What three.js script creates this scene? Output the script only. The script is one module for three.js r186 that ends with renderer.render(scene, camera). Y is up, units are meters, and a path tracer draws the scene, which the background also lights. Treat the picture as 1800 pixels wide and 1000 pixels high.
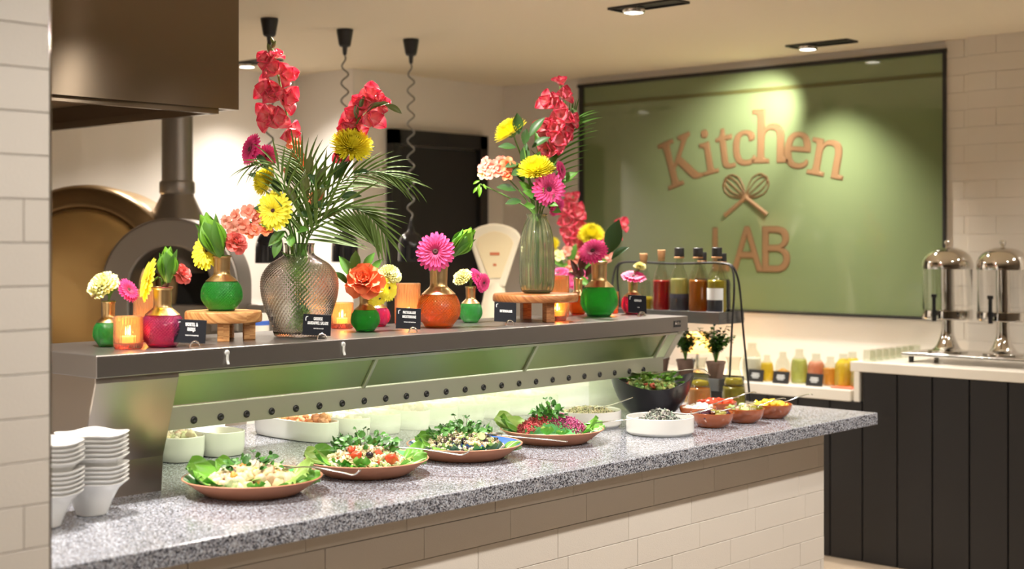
import * as THREE from 'three';
import { mergeGeometries, mergeVertices } from 'three/addons/utils/BufferGeometryUtils.js';
import { RoundedBoxGeometry } from 'three/addons/geometries/RoundedBoxGeometry.js';
import { TextGeometry } from 'three/addons/geometries/TextGeometry.js';
import { FontLoader } from 'three/addons/loaders/FontLoader.js';
import { RectAreaLightUniformsLib } from 'three/addons/lights/RectAreaLightUniformsLib.js';

// ---------------------------------------------------------------- camera, light, exposure
const scene = new THREE.Scene();
scene.background = new THREE.Color(0x000000);
const camera = new THREE.PerspectiveCamera(23.13, 1.8, 0.05, 60);
camera.position.set(0, 1.6, 0);
camera.lookAt(0.738, 1.6, -0.675);
camera.setViewOffset(1800, 1000, 0, 75, 1800, 1000);
camera.focus = 4.55;
camera.userData.fStop = 2.2;
const renderer = new THREE.WebGLRenderer({ antialias: true });
renderer.toneMapping = THREE.LinearToneMapping;
renderer.toneMappingExposure = 1.4;
renderer.shadowMap.enabled = true;
RectAreaLightUniformsLib.init();

const WARM = new THREE.Color().setRGB(1.0, 0.93, 0.84);
const CEIL = 2.65;
// ceiling spots: x, z, candela, aim x, aim z, cone, aim height
const SPOTS = [
  [4.95, -3.79, 20, 4.90, -3.70, 1.0], [6.52, -3.83, 12, 6.60, -3.9, 0.9], [4.96, -6.64, 9, 5.1, -6.1, 1.15],
  [3.17, -3.45, 18, 3.20, -3.45, 1.35], [1.85, -3.3, 15, 2.00, -3.4, 0.85], [4.15, -6.1, 12, 4.4, -5.9, 1.15],
  [1.80, -1.30, 7, 1.90, -2.5, 0.95], [3.40, -1.30, 10, 3.40, -2.5, 0.95], [5.00, -1.30, 11, 4.9, -2.5, 0.95], [6.4, -1.60, 8, 6.4, -2.2, 0.9],
  [0.2, -1.3, 4, 0.6, -2.4, 0.95], [1.0, -4.9, 16, 0.9, -5.0, 1.1], [1.0, 1.4, 7, 2.7, -3.4, 0.36, 1.85], [3.6, 1.4, 7, 4.0, -3.4, 0.36, 1.85], [5.8, 0.9, 5, 5.8, 0.9, 1.1],
];
const GANTRY_LIGHT = { color: new THREE.Color().setRGB(0.92, 1.0, 0.66), power: 7 };

// ---------------------------------------------------------------- helpers
let seedState = 20240611;
const rnd = () => { seedState = (seedState + 0x6d2b79f5) | 0; let t = Math.imul(seedState ^ (seedState >>> 15), 1 | seedState); t = (t + Math.imul(t ^ (t >>> 7), 61 | t)) ^ t; return ((t ^ (t >>> 14)) >>> 0) / 4294967296; };
const rr = (a, b) => a + (b - a) * rnd();
const V = (x, y, z) => new THREE.Vector3(x, y, z);
const PI = Math.PI;
const RIGHT = V(0.675, 0, 0.738), FRONT = V(-0.738, 0, 0.675), UPV = V(0, 1, 0);
const FACE = -0.83;                                   // turn of things that face the guests' side
const facing = (r, u, f) => V(0, 0, 0).addScaledVector(RIGHT, r).addScaledVector(UPV, u).addScaledVector(FRONT, f).normalize();
const off = (p, r, u, f) => V(p[0], p[1], p[2]).addScaledVector(RIGHT, r).addScaledVector(UPV, u).addScaledVector(FRONT, f);

const used = {};
const numbered = (n) => { used[n] = (used[n] ?? -1) + 1; return used[n] ? n + '_' + String(used[n]).padStart(3, '0') : n; };
function tag(o, label, category, group) { o.userData.label = label; o.userData.category = category; if (group) o.userData.group = group; return o; }
function thing(name, label, category, pos = [0, 0, 0], turn = 0, group) {
  const g = new THREE.Group(); g.name = numbered(name); g.position.set(pos[0], pos[1], pos[2]); g.rotation.y = turn; scene.add(g);
  return tag(g, label, category, group);
}
function part(name, geo, mat, parent, label) {
  const m = new THREE.Mesh(geo, mat); m.name = name; m.castShadow = m.receiveShadow = true; parent.add(m);
  if (label) m.userData.label = label;
  return m;
}
function structure(name, geo, mat) { const m = part(name, geo, mat, scene); m.userData.kind = 'structure'; m.userData.label = ''; delete m.userData.label; return m; }
const merge = (l) => mergeGeometries(l.map((g) => (g.index ? g.toNonIndexed() : g)).map((g) => { for (const k of Object.keys(g.attributes)) if (!['position', 'normal', 'uv'].includes(k)) g.deleteAttribute(k); return g; }), false);
const mergeC = (l) => mergeGeometries(l, false);
const box = (w, h, d, x = 0, y = 0, z = 0) => new THREE.BoxGeometry(w, h, d).translate(x, y, z);
const rbox = (w, h, d, r, x = 0, y = 0, z = 0, s = 2) => new RoundedBoxGeometry(w, h, d, s, Math.min(r, w / 2.01, h / 2.01, d / 2.01)).translate(x, y, z);
const cyl = (r0, r1, h, x = 0, y = 0, z = 0, n = 32) => new THREE.CylinderGeometry(r1, r0, h, n).translate(x, y + h / 2, z);
const tube = (pts, r, n = 24, m = 8, closed = false) => new THREE.TubeGeometry(new THREE.CatmullRomCurve3(pts, closed), n, r, m, closed);
// box given by limits, uv in metres
function slab(x0, x1, y0, y1, z0, z1) {
  const g = new THREE.BoxGeometry(x1 - x0, y1 - y0, z1 - z0).translate((x0 + x1) / 2, (y0 + y1) / 2, (z0 + z1) / 2);
  return metreUV(g);
}
function metreUV(g) {
  if (g.index) g = g.toNonIndexed();
  const p = g.attributes.position, n = g.attributes.normal, uv = new Float32Array(p.count * 2);
  for (let i = 0; i < p.count; i++) {
    const ax = Math.abs(n.getX(i)), ay = Math.abs(n.getY(i)), az = Math.abs(n.getZ(i));
    const [u, v] = ay > ax && ay > az ? [p.getX(i), p.getZ(i)] : ax > az ? [p.getZ(i), p.getY(i)] : [p.getX(i), p.getY(i)];
    uv[i * 2] = u; uv[i * 2 + 1] = v;
  }
  g.setAttribute('uv', new THREE.BufferAttribute(uv, 2));
  return g;
}
function spline(pts, n) {                             // smooth a profile of [r, y]
  const c = new THREE.CatmullRomCurve3(pts.map((p) => V(p[0], p[1], 0)), false, 'centripetal');
  return c.getPoints(n).map((p) => [Math.max(0, p.x), p.y]);
}
// surface of revolution; disp(theta, t, r, y) returns [dr, dy]
function revolve(prof, seg = 40, disp) {
  const nv = prof.length, pos = [], uv = [], idx = [];
  let s = 0;
  for (let j = 0; j < nv; j++) {
    if (j) s += Math.hypot(prof[j][0] - prof[j - 1][0], prof[j][1] - prof[j - 1][1]);
    for (let i = 0; i <= seg; i++) {
      const th = (i % seg) / seg * 2 * PI; let [r, y] = prof[j];
      if (disp) { const [dr, dy] = disp(th, s, r, y, j); r += dr; y += dy; }
      pos.push(r * Math.cos(th), y, r * Math.sin(th)); uv.push(i / seg, s);
    }
  }
  for (let j = 0; j < nv - 1; j++) for (let i = 0; i < seg; i++) { const a = j * (seg + 1) + i, b = a + 1, c = a + seg + 1, d = c + 1; idx.push(a, c, b, b, c, d); }
  const g = new THREE.BufferGeometry();
  g.setAttribute('position', new THREE.Float32BufferAttribute(pos, 3)); g.setAttribute('uv', new THREE.Float32BufferAttribute(uv, 2)); g.setIndex(idx);
  g.computeVertexNormals();
  const n = g.attributes.normal;
  for (let j = 0; j < nv; j++) { const a = j * (seg + 1), b = a + seg, m = V(n.getX(a) + n.getX(b), n.getY(a) + n.getY(b), n.getZ(a) + n.getZ(b)).normalize(); n.setXYZ(a, m.x, m.y, m.z); n.setXYZ(b, m.x, m.y, m.z); }
  return g;
}
const qTo = (dir, spin = 0) => new THREE.Quaternion().setFromUnitVectors(UPV, dir.clone().normalize()).multiply(new THREE.Quaternion().setFromAxisAngle(UPV, spin));

// ---------------------------------------------------------------- textures
function dataTex(w, h, fn, srgb = true, rep = [1, 1]) {
  const d = new Uint8Array(w * h * 4);
  for (let y = 0; y < h; y++) for (let x = 0; x < w; x++) { const c = fn(x, y), o = (y * w + x) * 4; d[o] = c[0]; d[o + 1] = c[1]; d[o + 2] = c[2]; d[o + 3] = 255; }
  const t = new THREE.DataTexture(d, w, h); t.magFilter = THREE.LinearFilter; t.minFilter = THREE.LinearMipmapLinearFilter; t.generateMipmaps = true;
  t.wrapS = t.wrapT = THREE.RepeatWrapping; t.repeat.set(...rep); if (srgb) t.colorSpace = THREE.SRGBColorSpace; t.needsUpdate = true;
  return t;
}
const hash = (x, y, k = 0) => { let h = Math.imul(x | 0, 374761393) + Math.imul(y | 0, 668265263) + Math.imul(k, 1442695041); h = Math.imul(h ^ (h >>> 13), 1274126177); return ((h ^ (h >>> 16)) >>> 0) / 4294967296; };
function vnoise(x, y, per, k = 0) {
  const xi = Math.floor(x), yi = Math.floor(y), fx = x - xi, fy = y - yi, s = fx * fx * (3 - 2 * fx), t = fy * fy * (3 - 2 * fy), m = (a) => ((a % per) + per) % per;
  const a = hash(m(xi), m(yi), k), b = hash(m(xi + 1), m(yi), k), c = hash(m(xi), m(yi + 1), k), d = hash(m(xi + 1), m(yi + 1), k);
  return (a + (b - a) * s) * (1 - t) + (c + (d - c) * s) * t;
}
// terrazzo: irregular chips 2 to 7 mm in a grey binder
function terrazzo(N, cells) {
  const chip = [[226, 224, 228], [190, 183, 184], [168, 160, 161], [138, 133, 137], [100, 97, 102], [58, 56, 62], [34, 34, 40], [196, 186, 180], [172, 163, 162]];
  return dataTex(N, N, (x, y) => {
    const u = x / N * cells, v = y / N * cells, ci = Math.floor(u), cj = Math.floor(v);
    let best = 9, second = 9, bi = 0, bj = 0;
    for (let j = cj - 1; j <= cj + 1; j++) for (let i = ci - 1; i <= ci + 1; i++) {
      const mi = (i + cells) % cells, mj = (j + cells) % cells, dx = i + hash(mi, mj, 1) - u, dy = j + hash(mi, mj, 2) - v, d = Math.hypot(dx, dy) * (0.75 + 0.6 * hash(mi, mj, 4));
      if (d < best) { second = best; best = d; bi = mi; bj = mj; } else if (d < second) second = d;
    }
    const k = Math.floor(hash(bi, bj, 3) * chip.length), c = second - best < 0.06 ? [142, 136, 137] : chip[k], n = (hash(x, y, 9) - 0.5) * 16;
    return [(c[0] + n) * 0.95, c[1] + n, (c[2] + n) * 1.05].map((q) => Math.max(0, Math.min(255, q)));
  }, true);
}
const terrazzoTex = terrazzo(1024, 176); terrazzoTex.repeat.set(1 / 0.55, 1 / 0.55);
const woodTex = (() => {
  const t = dataTex(512, 512, (x, y) => {
    const u = x / 512, v = y / 512, w = vnoise(u * 4, v * 24, 24, 5) * 0.6 + vnoise(u * 8, v * 64, 64, 6) * 0.4, g = 0.5 + 0.5 * Math.sin((v * 26 + w * 5) * 2), f = (hash(Math.floor(x / 6), y, 8) - 0.5) * 14;
    return [196 - 34 * g + f, 148 - 38 * g + f, 92 - 32 * g + f];
  }); t.repeat.set(4, 4); return t;
})();
const grainTex = (k, amp, base) => dataTex(256, 256, (x, y) => { const n = (vnoise(x / 16, y / 16, 16, k) * 0.5 + vnoise(x / 4, y / 4, 64, k + 1) * 0.3 + hash(x, y, k) * 0.2 - 0.5) * amp; return base.map((c) => Math.max(0, Math.min(255, c + n))); });
const bumpFine = dataTex(256, 256, (x, y) => { const n = 128 + (vnoise(x / 8, y / 8, 32, 21) - 0.5) * 120 + (hash(x, y, 22) - 0.5) * 60; return [n, n, n]; }, false, [3, 3]);
const brushTex = dataTex(512, 512, (x, y) => { const n = 120 + (vnoise(x / 128, y, 512, 31) - 0.5) * 70 + (hash(Math.floor(x / 40), y, 32) - 0.5) * 30; return [n, n, n]; }, false, [1, 1]);

// ---------------------------------------------------------------- materials
const M = {};
const std = (name, rgb, rough = 0.6, metal = 0, extra = {}) => { const m = new THREE.MeshPhysicalMaterial({ roughness: rough, metalness: metal, side: THREE.DoubleSide, ...extra }); m.color.setRGB(...rgb); m.name = name; return (M[name] = m); };
std('ceiling', [0.78, 0.68, 0.52], 0.9);
std('plaster', [0.80, 0.75, 0.69], 0.75, 0, { bumpMap: bumpFine, bumpScale: 0.0006 });
std('floor', [0.52, 0.45, 0.37], 0.45, 0, { map: null });
M.floor.map = grainTex(41, 26, [196, 184, 168]); M.floor.map.repeat.set(1, 1); M.floor.color.setRGB(0.66, 0.60, 0.54);
std('brick_paint', [0.74, 0.69, 0.63], 0.38, 0, { bumpMap: bumpFine, bumpScale: 0.0007 });
std('brick_paint_two', [0.71, 0.66, 0.60], 0.42, 0, { bumpMap: bumpFine, bumpScale: 0.0007 });
std('mortar', [0.68, 0.63, 0.57], 0.6);
std('glazed_tile', [0.72, 0.66, 0.58], 0.12);
std('terrazzo', [0.90, 0.90, 0.90], 0.16, 0, { map: terrazzoTex });
std('steel', [0.31, 0.29, 0.278], 0.32, 0.9, { anisotropy: 0.5 });
std('steel_smooth', [0.62, 0.60, 0.57], 0.17, 1);
std('hood_steel', [0.20, 0.158, 0.115], 0.24, 0.97, { anisotropy: 0.85, anisotropyRotation: PI / 2 });
std('chrome', [0.78, 0.76, 0.73], 0.06, 1);
std('cutlery', [0.70, 0.68, 0.64], 0.16, 1);
std('gold_neck', [0.62, 0.42, 0.20], 0.32, 1);
std('black_metal', [0.015, 0.014, 0.014], 0.45);
std('black_gloss', [0.012, 0.012, 0.014], 0.12);
std('black_paint', [0.010, 0.009, 0.009], 0.55);
std('plank_black', [0.0095, 0.0082, 0.0085], 0.48, 0, { bumpMap: bumpFine, bumpScale: 0.0004 });
std('slab_white', [0.78, 0.73, 0.64], 0.25);
std('white_ceramic', [0.76, 0.75, 0.72], 0.12);
std('terracotta', [0.50, 0.215, 0.125], 0.55, 0, { bumpMap: bumpFine, bumpScale: 0.0003 });
std('terracotta_glazed', [0.36, 0.085, 0.022], 0.12, 0, { clearcoat: 0.6 });
std('glaze_green', [0.12, 0.42, 0.14], 0.1);
std('glaze_blue', [0.05, 0.13, 0.42], 0.1);
std('wood', [1, 1, 1], 0.5, 0, { map: woodTex });
std('wood_dark', [0.62, 0.47, 0.38], 0.5, 0, { map: woodTex });
std('oven_bronze', [0.20, 0.125, 0.055], 0.36, 0.75);
std('oven_gold', [0.55, 0.36, 0.14], 0.34, 0.6);
std('oven_steel', [0.25, 0.22, 0.19], 0.38, 0.75);
std('soot', [0.008, 0.007, 0.006], 0.9);
std('board_green', [0.172, 0.222, 0.104], 0.08, 0, { clearcoat: 1, clearcoatRoughness: 0.03 });
std('board_rail', [0.10, 0.10, 0.03], 0.4);
std('copper_print', [0.25, 0.145, 0.068], 0.45, 0.2);
std('copper_edge', [0.17, 0.09, 0.035], 0.5, 0.2);
std('panel_steel', [0.37, 0.43, 0.245], 0.44, 1);
std('strip_steel', [0.47, 0.475, 0.375], 0.45, 0.8);
std('lamp_glow', [1, 1, 1], 0.5); M.lamp_glow.emissive.setRGB(1, 0.92, 0.78); M.lamp_glow.emissiveIntensity = 8;
std('tube_glow', [1, 1, 1], 0.5); M.tube_glow.emissive.copy(GANTRY_LIGHT.color); M.tube_glow.emissiveIntensity = 3;
std('flame', [1, 0.8, 0.4], 0.5); M.flame.emissive.setRGB(1, 0.62, 0.22); M.flame.emissiveIntensity = 26;
std('wax', [0.92, 0.80, 0.55], 0.6, 0, { transmission: 0.5 });
std('shade_warm', [0.85, 0.58, 0.22], 0.9, 0, { transmission: 0.4 });
std('stem', [0.10, 0.22, 0.035], 0.55);
std('cream_enamel', [0.74, 0.66, 0.50], 0.25);
std('dial_face', [0.70, 0.58, 0.36], 0.3);
std('dial_print', [0.50, 0.13, 0.05], 0.5);
std('cork', [0.48, 0.25, 0.11], 0.8);
std('label_white', [0.70, 0.72, 0.72], 0.6);
std('label_dark', [0.03, 0.03, 0.05], 0.5);
std('pot_clay', [0.25, 0.16, 0.12], 0.7);
std('tray_zinc', [0.20, 0.205, 0.21], 0.35, 0.9);
std('blue_print', [0.04, 0.12, 0.5], 0.5);
const leafMat = (name, rgb, rough = 0.45) => std(name, rgb, rough, 0, { transmission: 0.0 });
leafMat('leaf_green', [0.075, 0.20, 0.025]); leafMat('leaf_deep', [0.030, 0.085, 0.018]); leafMat('leaf_palm', [0.095, 0.16, 0.022], 0.7);
leafMat('leaf_bud', [0.13, 0.31, 0.02], 0.35); leafMat('leaf_olive', [0.11, 0.13, 0.03]); leafMat('leaf_red', [0.075, 0.018, 0.016]);
leafMat('lettuce', [0.13, 0.33, 0.035], 0.4); leafMat('lettuce_pale', [0.30, 0.46, 0.11], 0.4); leafMat('cress', [0.055, 0.19, 0.022], 0.45); leafMat('cress_deep', [0.030, 0.11, 0.016], 0.45);
// petals carry their pigment as vertex colours
std('petal', [1, 1, 1], 0.6, 0, { vertexColors: true, transmission: 0.25, sheen: 0.2 });
std('petal_dark', [0.09, 0.012, 0.03], 0.7);
std('pollen_dark', [0.06, 0.015, 0.015], 0.8); std('pollen_yellow', [0.62, 0.38, 0.02], 0.7);
// glass: closed walls with depth of their own
const glass = (name, att, dist, extra = {}) => { const m = new THREE.MeshPhysicalMaterial({ color: 0xffffff, roughness: 0.02, transmission: 1, thickness: 0.004, ior: 1.5, attenuationDistance: dist, side: THREE.DoubleSide, ...extra }); m.attenuationColor.setRGB(...att); m.name = name; return (M[name] = m); };
const pane = (name, rgb, rough = 0.03, extra = {}) => { const m = new THREE.MeshPhysicalMaterial({ roughness: rough, transmission: 1, thickness: 0, ior: 1.5, side: THREE.DoubleSide, ...extra }); m.color.setRGB(...rgb); m.name = name; return (M[name] = m); };
const tinted = (n, rgb, d, tr) => { glass(n, rgb, d, { transmission: tr }); M[n].color.setRGB(...rgb); };
tinted('glass_green', [0.10, 0.78, 0.17], 0.012, 0.91); tinted('glass_magenta', [0.95, 0.10, 0.42], 0.012, 0.91); tinted('glass_orange', [1, 0.40, 0.04], 0.012, 0.91);
glass('glass_vase', [0.98, 0.96, 0.96], 0.03, { transmission: 1 }); M.glass_vase.color.setRGB(0.97, 0.95, 0.95); glass('glass_smoke', [0.80, 0.83, 0.66], 0.010, { transmission: 0.95 }); M.glass_smoke.color.setRGB(0.72, 0.76, 0.60);
tinted('glass_amber', [1, 0.70, 0.42], 0.010, 0.9); pane('glass_clear', [0.82, 0.84, 0.78], 0.03); glass('acrylic', [0.93, 0.92, 0.90], 0.02);
pane('water', [0.93, 0.95, 0.90], 0.0, { ior: 1.33 });
const liquid = (name, rgb, tr = 0.6) => std(name, rgb, 0.12, 0, { transmission: tr });
liquid('liquid_red', [0.50, 0.015, 0.02]); liquid('liquid_amber', [0.62, 0.20, 0.02]); liquid('liquid_oil', [0.62, 0.50, 0.06]); liquid('liquid_pale', [0.66, 0.60, 0.24]); liquid('liquid_dark', [0.02, 0.02, 0.04], 0.2);
liquid('liquid_peach', [0.66, 0.26, 0.09], 0.25); liquid('liquid_olive', [0.34, 0.28, 0.05], 0.35); liquid('liquid_yellow', [0.92, 0.72, 0.08], 0.5); liquid('liquid_orange', [0.92, 0.50, 0.10], 0.5); liquid('liquid_green', [0.70, 0.72, 0.26], 0.5); liquid('liquid_pink', [0.88, 0.42, 0.28], 0.5);

// ---------------------------------------------------------------- bricks
const brickCache = new Map();
function brickGeo(w, h) {                              // face on z = 0 turned to +z, chamfered, 8 mm deep
  const key = w.toFixed(3) + h.toFixed(3);
  if (!brickCache.has(key)) {
    const b = 0.0014, D = 0.008, x = w / 2, y = h / 2, pos = [], idx = [];
    const quad = (a, bb, c, d) => { const o = pos.length / 3; for (const p of [a, bb, c, d]) pos.push(...p); idx.push(o, o + 1, o + 2, o, o + 2, o + 3); };
    const f = [[-x + b, -y + b, 0], [x - b, -y + b, 0], [x - b, y - b, 0], [-x + b, y - b, 0]], m = [[-x, -y, -b], [x, -y, -b], [x, y, -b], [-x, y, -b]], k = m.map((p) => [p[0], p[1], -D]);
    quad(...f);
    for (let i = 0; i < 4; i++) { const j = (i + 1) % 4; quad(m[i], m[j], f[j], f[i]); quad(k[i], k[j], m[j], m[i]); }
    const g = new THREE.BufferGeometry(); g.setAttribute('position', new THREE.Float32BufferAttribute(pos, 3));
    const uv = []; for (let i = 0; i < pos.length; i += 3) uv.push(pos[i] * 4, pos[i + 1] * 4);
    g.setAttribute('uv', new THREE.Float32BufferAttribute(uv, 2)); g.setIndex(idx); const t = g.toNonIndexed(); t.computeVertexNormals(); brickCache.set(key, t);
  }
  return brickCache.get(key);
}
// put: (u along the wall, y) -> position; turn about y
function brickWall(parent, u0, u1, joints, length, shift, place, turn, mats, gap = 0.0016) {
  for (let r = 0; r < joints.length - 1; r++) {
    const y0 = joints[r], y1 = joints[r + 1], h = y1 - y0 - gap;
    let a = u0 + (((shift(r) % length) + length) % length) - length;
    for (; a < u1; a += length) {
      const s = Math.max(a, u0), e = Math.min(a + length, u1);
      if (e - s < 0.02) continue;
      const m = part('brick', brickGeo(e - s - gap, h), mats[Math.floor(hash(r, Math.round(a * 100), 5) * mats.length)], parent);
      m.position.copy(place((s + e) / 2, (y0 + y1) / 2)); m.rotation.y = turn; m.translateZ((hash(r, Math.round(a * 100), 6) - 0.5) * 0.0012);
    }
  }
}
const steps = (from, to, d) => { const l = [from]; let y = from + d; while (y < to - 0.02) { l.push(y); y += d; } l.push(to); return l; };
const BR = [M.brick_paint, M.brick_paint, M.brick_paint_two];

// ---------------------------------------------------------------- the room
structure('floor', slab(-5, 7.1, -0.1, 0, -8.2, 4.2), M.floor);
structure('ceiling', slab(-5, 7.1, CEIL, CEIL + 0.12, -8.2, 4.2), M.ceiling);
structure('wall_right', slab(6.9, 7.1, 0, CEIL, -8.2, 4.2), M.plaster);
structure('wall_back', slab(5.56, 6.9, 0, CEIL, -8.2, -6.39), M.plaster);
structure('wall_rear', slab(-5, 5.56, 0, CEIL, -8.2, -6.95), M.plaster);
structure('wall_kitchen', slab(-0.3, -0.1, 0, CEIL, -6.95, -3.35), M.plaster);
structure('wall_far', slab(-5.2, -5, 0, CEIL, -8.2, 4.2), M.plaster);
structure('wall_front', slab(-5, 6.9, 0, CEIL, 4.2, 4.4), M.plaster);
{ // tiled pillar that the counter runs into, at the left edge of the view
  const p = structure('wall_left', slab(-0.6, 1.507, 0, CEIL, -3.35, -2.711), M.mortar);
  brickWall(p, -0.2, 1.507, steps(1.598 - 0.0913 * 17, CEIL - 0.005, 0.0913), 0.372, (r) => [0.10, 0.02, 0.27, 0.16, 0.31, 0.05, 0.22][r % 7], (u, y) => V(u, y, -2.70), 0, BR);
  part('edge_trim', rbox(0.006, CEIL, 0.02, 0.002, 1.508, CEIL / 2, -2.709), M.chrome, p);
}
{ // tiled strip of the right wall beside the green panel and the nearer tiled bay
  const p = structure('wall_tiled', merge([slab(6.893, 6.9, 0.99, CEIL, -3.23, -3.09), slab(6.853, 6.9, 0.99, CEIL, -3.09, -0.8)]), M.glazed_tile);
  const TL = [M.glazed_tile];
  brickWall(p, -3.228, -3.09, steps(1.0, CEIL, 0.0915), 0.30, (r) => (r % 2) * 0.1, (u, y) => V(6.885, y, u), -PI / 2, TL, 0.0009);
  brickWall(p, -3.09, -2.0, steps(1.0, CEIL, 0.0915), 0.30, (r) => (r % 2) * 0.15, (u, y) => V(6.845, y, u), -PI / 2, TL, 0.0009);
}
{ // black door in the back wall
  const d = new THREE.Group(); d.name = 'door_1'; d.userData.kind = 'structure'; scene.add(d);
  d.position.set(6.262, 0, -6.385);
  part('door_frame', merge([box(0.07, 2.30, 0.10, -0.395, 1.15, 0), box(0.07, 2.30, 0.10, 0.395, 1.15, 0), box(0.86, 0.09, 0.10, 0, 2.255, 0)]), M.black_metal, d);
  part('door_panel', rbox(0.72, 2.2, 0.04, 0.004, 0, 1.1, -0.0), M.black_paint, d);
  part('door_handle', tube([V(0.29, 1.05, 0.03), V(0.29, 1.05, 0.07), V(0.19, 1.05, 0.07)], 0.009), M.black_gloss, d);
}

// ---------------------------------------------------------------- ceiling spots
function ceilingSpot([x, z, cd, ax, az, cone, ay = 0.9], seen) {
  const g = thing('ceiling_spotlight', seen || 'recessed black ceiling spotlight outside the picture', 'ceiling light', [x, CEIL, z], 0, 'recessed spotlights in the ceiling');
  const w = 0.115, l = 0.36;
  part('recess_frame', merge([box(0.008, 0.01, l, -w / 2, -0.005, 0.08), box(0.008, 0.01, l, w / 2, -0.005, 0.08), box(w, 0.01, 0.008, 0, -0.005, 0.08 - l / 2), box(w, 0.01, 0.008, 0, -0.005, 0.08 + l / 2), box(w, 0.002, l, 0, -0.001, 0.08)]), M.black_metal, g);
  part('lamp_body', revolve(spline([[0.001, -0.002], [0.048, -0.002], [0.052, -0.016], [0.046, -0.03], [0.043, -0.026]], 14), 28), M.chrome, g);
  part('lamp_lens', revolve([[0.0001, -0.0265], [0.043, -0.0265], [0.043, -0.022], [0.0001, -0.022]], 28), M.lamp_glow, g);
  const s = new THREE.SpotLight(WARM, cd, 0, cone, 0.9, 2);
  s.position.set(x, CEIL - 0.04, z); s.target.position.set(ax, ay, az); s.castShadow = true; s.shadow.radius = 2.2; s.name = 'spot_lamp';
  scene.add(s, s.target);
}
const seenSpots = ['recessed spotlight in the ceiling above the green panel side, nearer and larger one', 'recessed spotlight in the ceiling close to the top of the green panel', 'recessed spotlight at the back of the ceiling beside the steel hood'];
SPOTS.forEach((s, i) => ceilingSpot(s, seenSpots[i]));
{ // second, tilted lamp of the fitting nearest the green panel: it grazes the panel
  const s = new THREE.SpotLight(WARM, 9, 0, 0.52, 0.9, 2); s.position.set(6.46, CEIL - 0.045, -3.95); s.target.position.set(6.9, 2.25, -4.42); s.castShadow = true; s.shadow.radius = 2; s.name = 'spot_lamp'; scene.add(s, s.target);
}

// ---------------------------------------------------------------- serving counter
{
  const top = tag(part('countertop', metreUV(new RoundedBoxGeometry(5.22 - 1.507, 0.05, 1.62, 2, 0.005).translate((5.22 + 1.507) / 2, 0.875, -2.74 - 0.81)), M.terrazzo, scene), 'long speckled grey terrazzo worktop of the salad buffet', 'countertop'); top.name = 'countertop';
  const base = thing('counter_base', 'white painted brick front below the speckled terrazzo worktop', 'counter', [0, 0, 0]);
  part('core', slab(1.507, 5.055, 0, 0.85, -4.2, -2.905), M.mortar, base);
  const J = [0.025, 0.118, 0.211, 0.304, 0.397, 0.491, 0.585, 0.683, 0.775, 0.85];
  const S = [0.05, 0.25, 0.12, 0.33, 0.20, 0.0, 0.318, 0.093, 0.025, 0.284];
  brickWall(base, 1.507, 5.06, J, 0.369, (r) => S[r] + 0.085, (u, y) => V(u, y, -2.897), 0, BR);
  brickWall(base, 2.905, 4.2, J, 0.369, (r) => S[r] + 0.17, (u, y) => V(5.063, y, -u), PI / 2, BR);
}

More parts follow.
